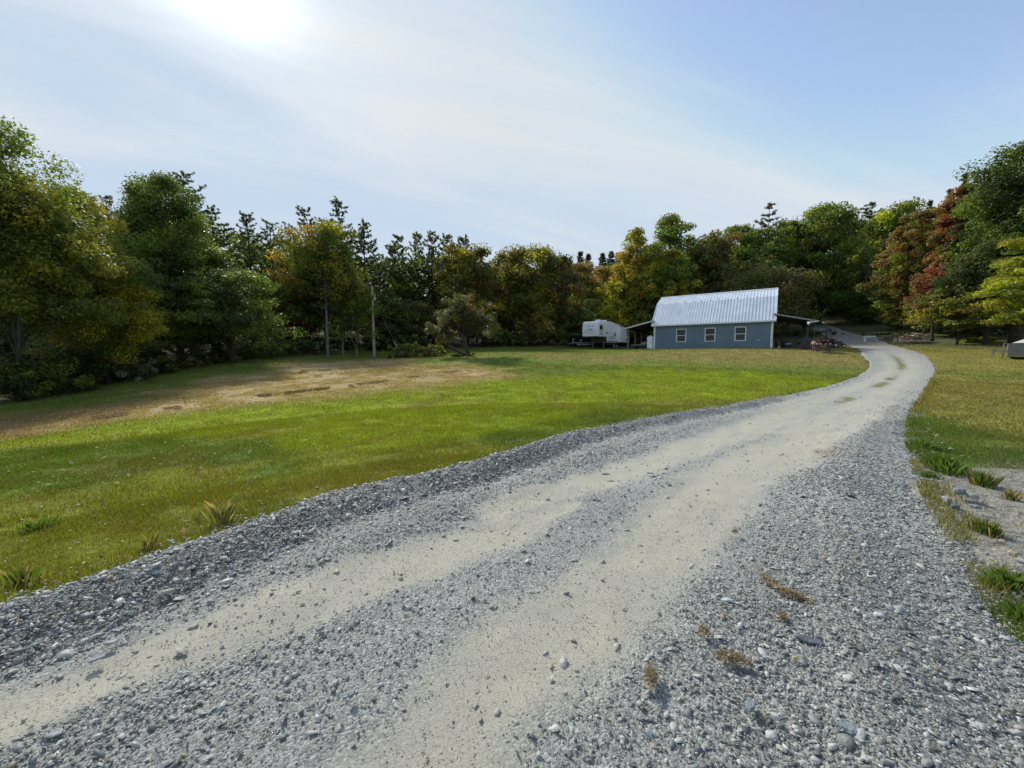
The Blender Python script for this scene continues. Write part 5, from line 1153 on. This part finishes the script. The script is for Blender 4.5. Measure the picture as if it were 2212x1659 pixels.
e1 = P(150, 291, 50); wire((PX-.45, PY-.05, pz-.3+hh-.27), e1, .45, 'upper overhead wire running left from the pole top into the trees')
e2 = P(150, 303, 50); wire((PX-.14, PY, top-1.9), e2, .1, 'lower overhead wire running left from the pole below the lamp')
gx_, gy_ = XatY(402, 44), 44.0; r = thing('guy_wire', (gx_, gy_, h1(gx_, gy_)-.1), 0, 'slanting guy wire of the utility pole with a pale yellow guard', 'guy wire')
T_ = Vector((PX-gx_, PY-gy_, top-1.2-h1(gx_, gy_)))
m = MB(); m.tube([(0,0,0), T_], .010, 5); m.build('wire', STEEL, r)
m = MB(); m.tube([T_*.03, T_*.26], .045, 8); m.build('guard', mat('guard_yellow', (.42,.42,.22), .6), r)
# ------------------------------------------------------------------ white bench, boards and wood pile by the track
bx, by = XatY(869.5, 45), 45.0; bz = h1(bx, by); r = thing('white_bench', (bx, by, bz), -.15, 'white wooden bench standing by the bend of the dirt track', 'bench')
m = MB(); m.box((-.62,-.15,.38), (.62,.2,.43)); m.build('seat', WHITE, r); m = MB(); m.box((-.62,.17,.52), (.62,.2,.66)); m.build('backrest', WHITE, r)
for x in (-.56, .54): m = MB(); m.box((x-.03,-.12,-.1), (x+.03,.16,.378)); m.box((x-.03,.161,.1), (x+.03,.169,.66)); m.build('leg', WHITE, r)
R_ = random.Random(12)
def stick(px, Y, dz, L_, a, tilt, rr, matl, label, name='scrap_board', cat='board', group=None, flat=False):
    X = XatY(px, Y); m = MB()
    if flat: m.box((-L_/2,-rr*1.6,-rr*.4), (L_/2,rr*1.6,rr*.4))
    else: m.tube([(-L_/2,0,0),(0,R_.uniform(-.04,.04),R_.uniform(-.03,.03)),(L_/2,0,0)], [rr,rr*.95,rr*.8], 7)
    o = m.build(name, matl, None, loc=(X, Y, h1(X, Y)+dz)); o.rotation_euler = (0, tilt, a); return tag(o, label=label, cat=cat, group=group)
stick(878, 45.2, .3, 1.0, .1, .05, .05, WHITE, 'short white board beside the right leg of the white bench', flat=True)
stick(885, 45.5, .42, 1.0, -.1, .0, .06, WHITE, 'weathered pale board lying between the bench and the wood pile', flat=True)
LW = [mat('cut_wood', (.42,.34,.28), .8, noise=(6,.3)), mat('cut_wood_pale', (.58,.52,.46), .8, noise=(6,.3)), mat('cut_wood_brown', (.17,.11,.08), .8, noise=(6,.3))]
for i in range(64):
    f = R_.random(); px = 897+28*f; hgt = .95*math.sin(math.pi*min(1, max(.05, (px-893)/36)))*R_.random()**.6
    stick(px, 42.0+R_.uniform(-.6,.7), .06+hgt, R_.uniform(.4, 1.1), R_.uniform(-1.2, 1.2), R_.uniform(-.5, .5), R_.uniform(.04, .08), LW[i % 3], 'piece of firewood or scrap board in the pile at the foot of the woods', 'firewood_piece', 'firewood', 'pieces of the wood pile', flat=(i % 3 == 1))
stick(919, 41.2, .25, 4.6, .05, .03, .06, LW[1], 'long pale pole lying along the front of the wood pile, pointing right', 'long_pole', 'pole')
stick(894, 41.5, .25, 1.1, .9, .45, .07, LW[1], 'pale plank leaning off the left end of the wood pile', flat=True)
stick(884, 47, .15, 2.2, .3, .02, .05, LW[2], 'brown branch on the ground behind the bench', 'fallen_branch', 'branch')
# ------------------------------------------------------------------ trailer at the right edge
TX, TY = XatY(1007.5, 27), 27.0; tz = h1(TX+1, TY); r = thing('trailer', (TX, TY, tz), rad(-51), 'grey boxy trailer with a peaked cream tarp at the right edge of the photo', 'trailer')
m = MB(); m.box((0,-.2,.12), (3.6,1.5,1.02)); m.build('body', mat('grey_boards', (.17,.165,.16), .8, noise=(3,.2), bump=.3, bscale=8), r, bevel=.02)
m = MB(); m.add([(.15,-.22,1.03),(3.45,-.22,1.03),(3.45,1.52,1.03),(.15,1.52,1.03),(1.5,.4,1.72),(2.4,.4,1.72),(2.4,.9,1.72),(1.5,.9,1.72)], [(0,1,5,4),(1,2,6,5),(2,3,7,6),(3,0,4,7),(4,5,6,7),(3,2,1,0)]); m.build('tarp', TARP, r)
m = MB(); m.box((-.68,.05,.42), (-.003,.17,.54)); m.box((-.5,.35,.44), (-.003,.45,.54)); m.prism([(-.68,.415),(-.5,.415),(-.62,.2)], 'y', .06, .15); m.build('tongue', STEEL, r)
m = MB(); m.tube([(-.18,.11,-.02),(-.18,.11,1.06)], .03, 8); m.tube([(-.18,.11,1.0),(-.1,.11,1.04),(-.02,.11,1.0)], .02, 6); m.build('jack', STEEL, r)
m = MB(); m.tube([(-.66,.1,.56),(-.6,.1,.62),(-.5,.1,.58)], .025, 6); m.build('coupler', IRON, r)
for y in (-.12, 1.4): m = MB(); m.ring((1.9,y,.28), .2, .08, 'y', 24, 8); w_ = m.build('wheel', RUB, r, smooth=True); m = MB(); m.cyl((1.9,y,.28), .14, .1, 'y'); m.build('rim', WHITE, w_)

# ------------------------------------------------------------------ world, sun, camera
w = bpy.data.worlds.new('World'); S.world = w; w.use_nodes = True; nt = w.node_tree; N = nt.nodes; L = nt.links
bg = N['Background']; out = N['World Output']
sk = N.new('ShaderNodeTexSky'); sk.sky_type = 'NISHITA'; sk.sun_disc = False; sk.sun_elevation = rad(SUN_EL); sk.sun_rotation = rad(SUN_AZ); sk.air_density = 1; sk.dust_density = .25; sk.ozone_density = 1
tc = N.new('ShaderNodeTexCoord'); sepd = N.new('ShaderNodeSeparateXYZ'); L.new(tc.outputs['Generated'], sepd.inputs[0])
def M_(op, a, b=None, c=None, clamp=False):
    n = N.new('ShaderNodeMath'); n.operation = op; n.use_clamp = clamp
    for i, v in enumerate((a, b, c)):
        if v is None: continue
        if isinstance(v, (int, float)): n.inputs[i].default_value = v
        else: L.new(v, n.inputs[i])
    return n.outputs[0]
zc = M_('MAXIMUM', sepd.outputs[2], 0.0); zd = M_('ADD', zc, .16)
X_ = M_('DIVIDE', sepd.outputs[0], zd); Y_ = M_('DIVIDE', sepd.outputs[1], zd)
cmb = N.new('ShaderNodeCombineXYZ'); L.new(X_, cmb.inputs[0]); L.new(Y_, cmb.inputs[1])
mr_ = N.new('ShaderNodeMapping'); mr_.inputs['Rotation'].default_value = (0, 0, rad(-22)); L.new(cmb.outputs[0], mr_.inputs[0]); mp = N.new('ShaderNodeMapping'); mp.inputs['Scale'].default_value = (.33, 1.15, 1); mp.inputs['Location'].default_value = CLOC; L.new(mr_.outputs[0], mp.inputs[0])
n1 = N.new('ShaderNodeTexNoise'); n1.inputs['Scale'].default_value = 1.15; n1.inputs['Detail'].default_value = 9; n1.inputs['Roughness'].default_value = .58; n1.inputs['Distortion'].default_value = .6; L.new(mp.outputs[0], n1.inputs[0])
mp2 = N.new('ShaderNodeMapping'); mp2.inputs['Scale'].default_value = (.35, .35, 1); mp2.inputs['Location'].default_value = (3.1, 1.2, 0); L.new(cmb.outputs[0], mp2.inputs[0])
n2 = N.new('ShaderNodeTexNoise'); n2.inputs['Scale'].default_value = 1.0; n2.inputs['Detail'].default_value = 4; L.new(mp2.outputs[0], n2.inputs[0])
dt = N.new('ShaderNodeVectorMath'); dt.operation = 'DOT_PRODUCT'; L.new(tc.outputs['Generated'], dt.inputs[0]); dt.inputs[1].default_value = tuple(sdir)
dc = M_('MAXIMUM', dt.outputs['Value'], 0.0)
nearsun = M_('POWER', dc, 3.0)
cl = M_('ADD', M_('MULTIPLY', n1.outputs['Fac'], .95), M_('MULTIPLY', n2.outputs['Fac'], .25))
cl = M_('ADD', cl, M_('MULTIPLY', nearsun, .12))
hz = M_('MULTIPLY', M_('POWER', M_('SUBTRACT', 1.0, zc), 7.0), .22)
cl = M_('ADD', cl, hz)
mr = N.new('ShaderNodeMapRange'); mr.interpolation_type = 'SMOOTHSTEP'; mr.inputs[1].default_value = .52; mr.inputs[2].default_value = .88; L.new(cl, mr.inputs[0])
cmask = M_('MULTIPLY', mr.outputs[0], .9)
glow = M_('ADD', M_('MULTIPLY', M_('POWER', dc, 220.0), .6), M_('MULTIPLY', M_('POWER', dc, 30.0), .12))
cb = M_('ADD', glow, .49)
ccol = N.new('ShaderNodeVectorMath'); ccol.operation = 'SCALE'; ccol.inputs[0].default_value = (.955, 1.0, 1.02); L.new(cb, ccol.inputs['Scale'])
skv = N.new('ShaderNodeVectorMath'); skv.operation = 'MULTIPLY'; skv.inputs[1].default_value = (SKYK*1.12, SKYK*1.0, SKYK*.90); L.new(sk.outputs[0], skv.inputs[0])
mx = N.new('ShaderNodeMix'); mx.data_type = 'RGBA'; L.new(cmask, mx.inputs[0]); skc = N.new('ShaderNodeVectorMath'); skc.operation = 'MINIMUM'; skc.inputs[1].default_value = (.345, .42, .515); L.new(skv.outputs[0], skc.inputs[0]); L.new(skc.outputs[0], mx.inputs[6]); L.new(ccol.outputs[0], mx.inputs[7])
L.new(mx.outputs[2], bg.inputs[0]); bg.inputs[1].default_value = 1.0
sl_ = bpy.data.lights.new('sun', 'SUN'); sl_.energy = 2.8; sl_.angle = rad(6); sl_.color = (1, .95, .86)
so = bpy.data.objects.new('sun', sl_); COL.objects.link(so); so.rotation_euler = (-sdir).to_track_quat('-Z', 'Y').to_euler(); so.location = (-30, 40, 60)
cam = bpy.data.cameras.new('camera'); co = bpy.data.objects.new('camera', cam); COL.objects.link(co); S.camera = co
co.location = (0, 0, CZ); co.rotation_euler = (math.pi/2-PITCH, 0, 0)
cam.sensor_width = 36; cam.sensor_fit = 'HORIZONTAL'; cam.lens = 36*F/1024; cam.clip_end = 3000; cam.clip_start = .05
S.view_settings.view_transform = 'Standard'; S.view_settings.look = 'None'; S.view_settings.exposure = EXPO; S.view_settings.gamma = 1
S.render.engine = 'CYCLES'
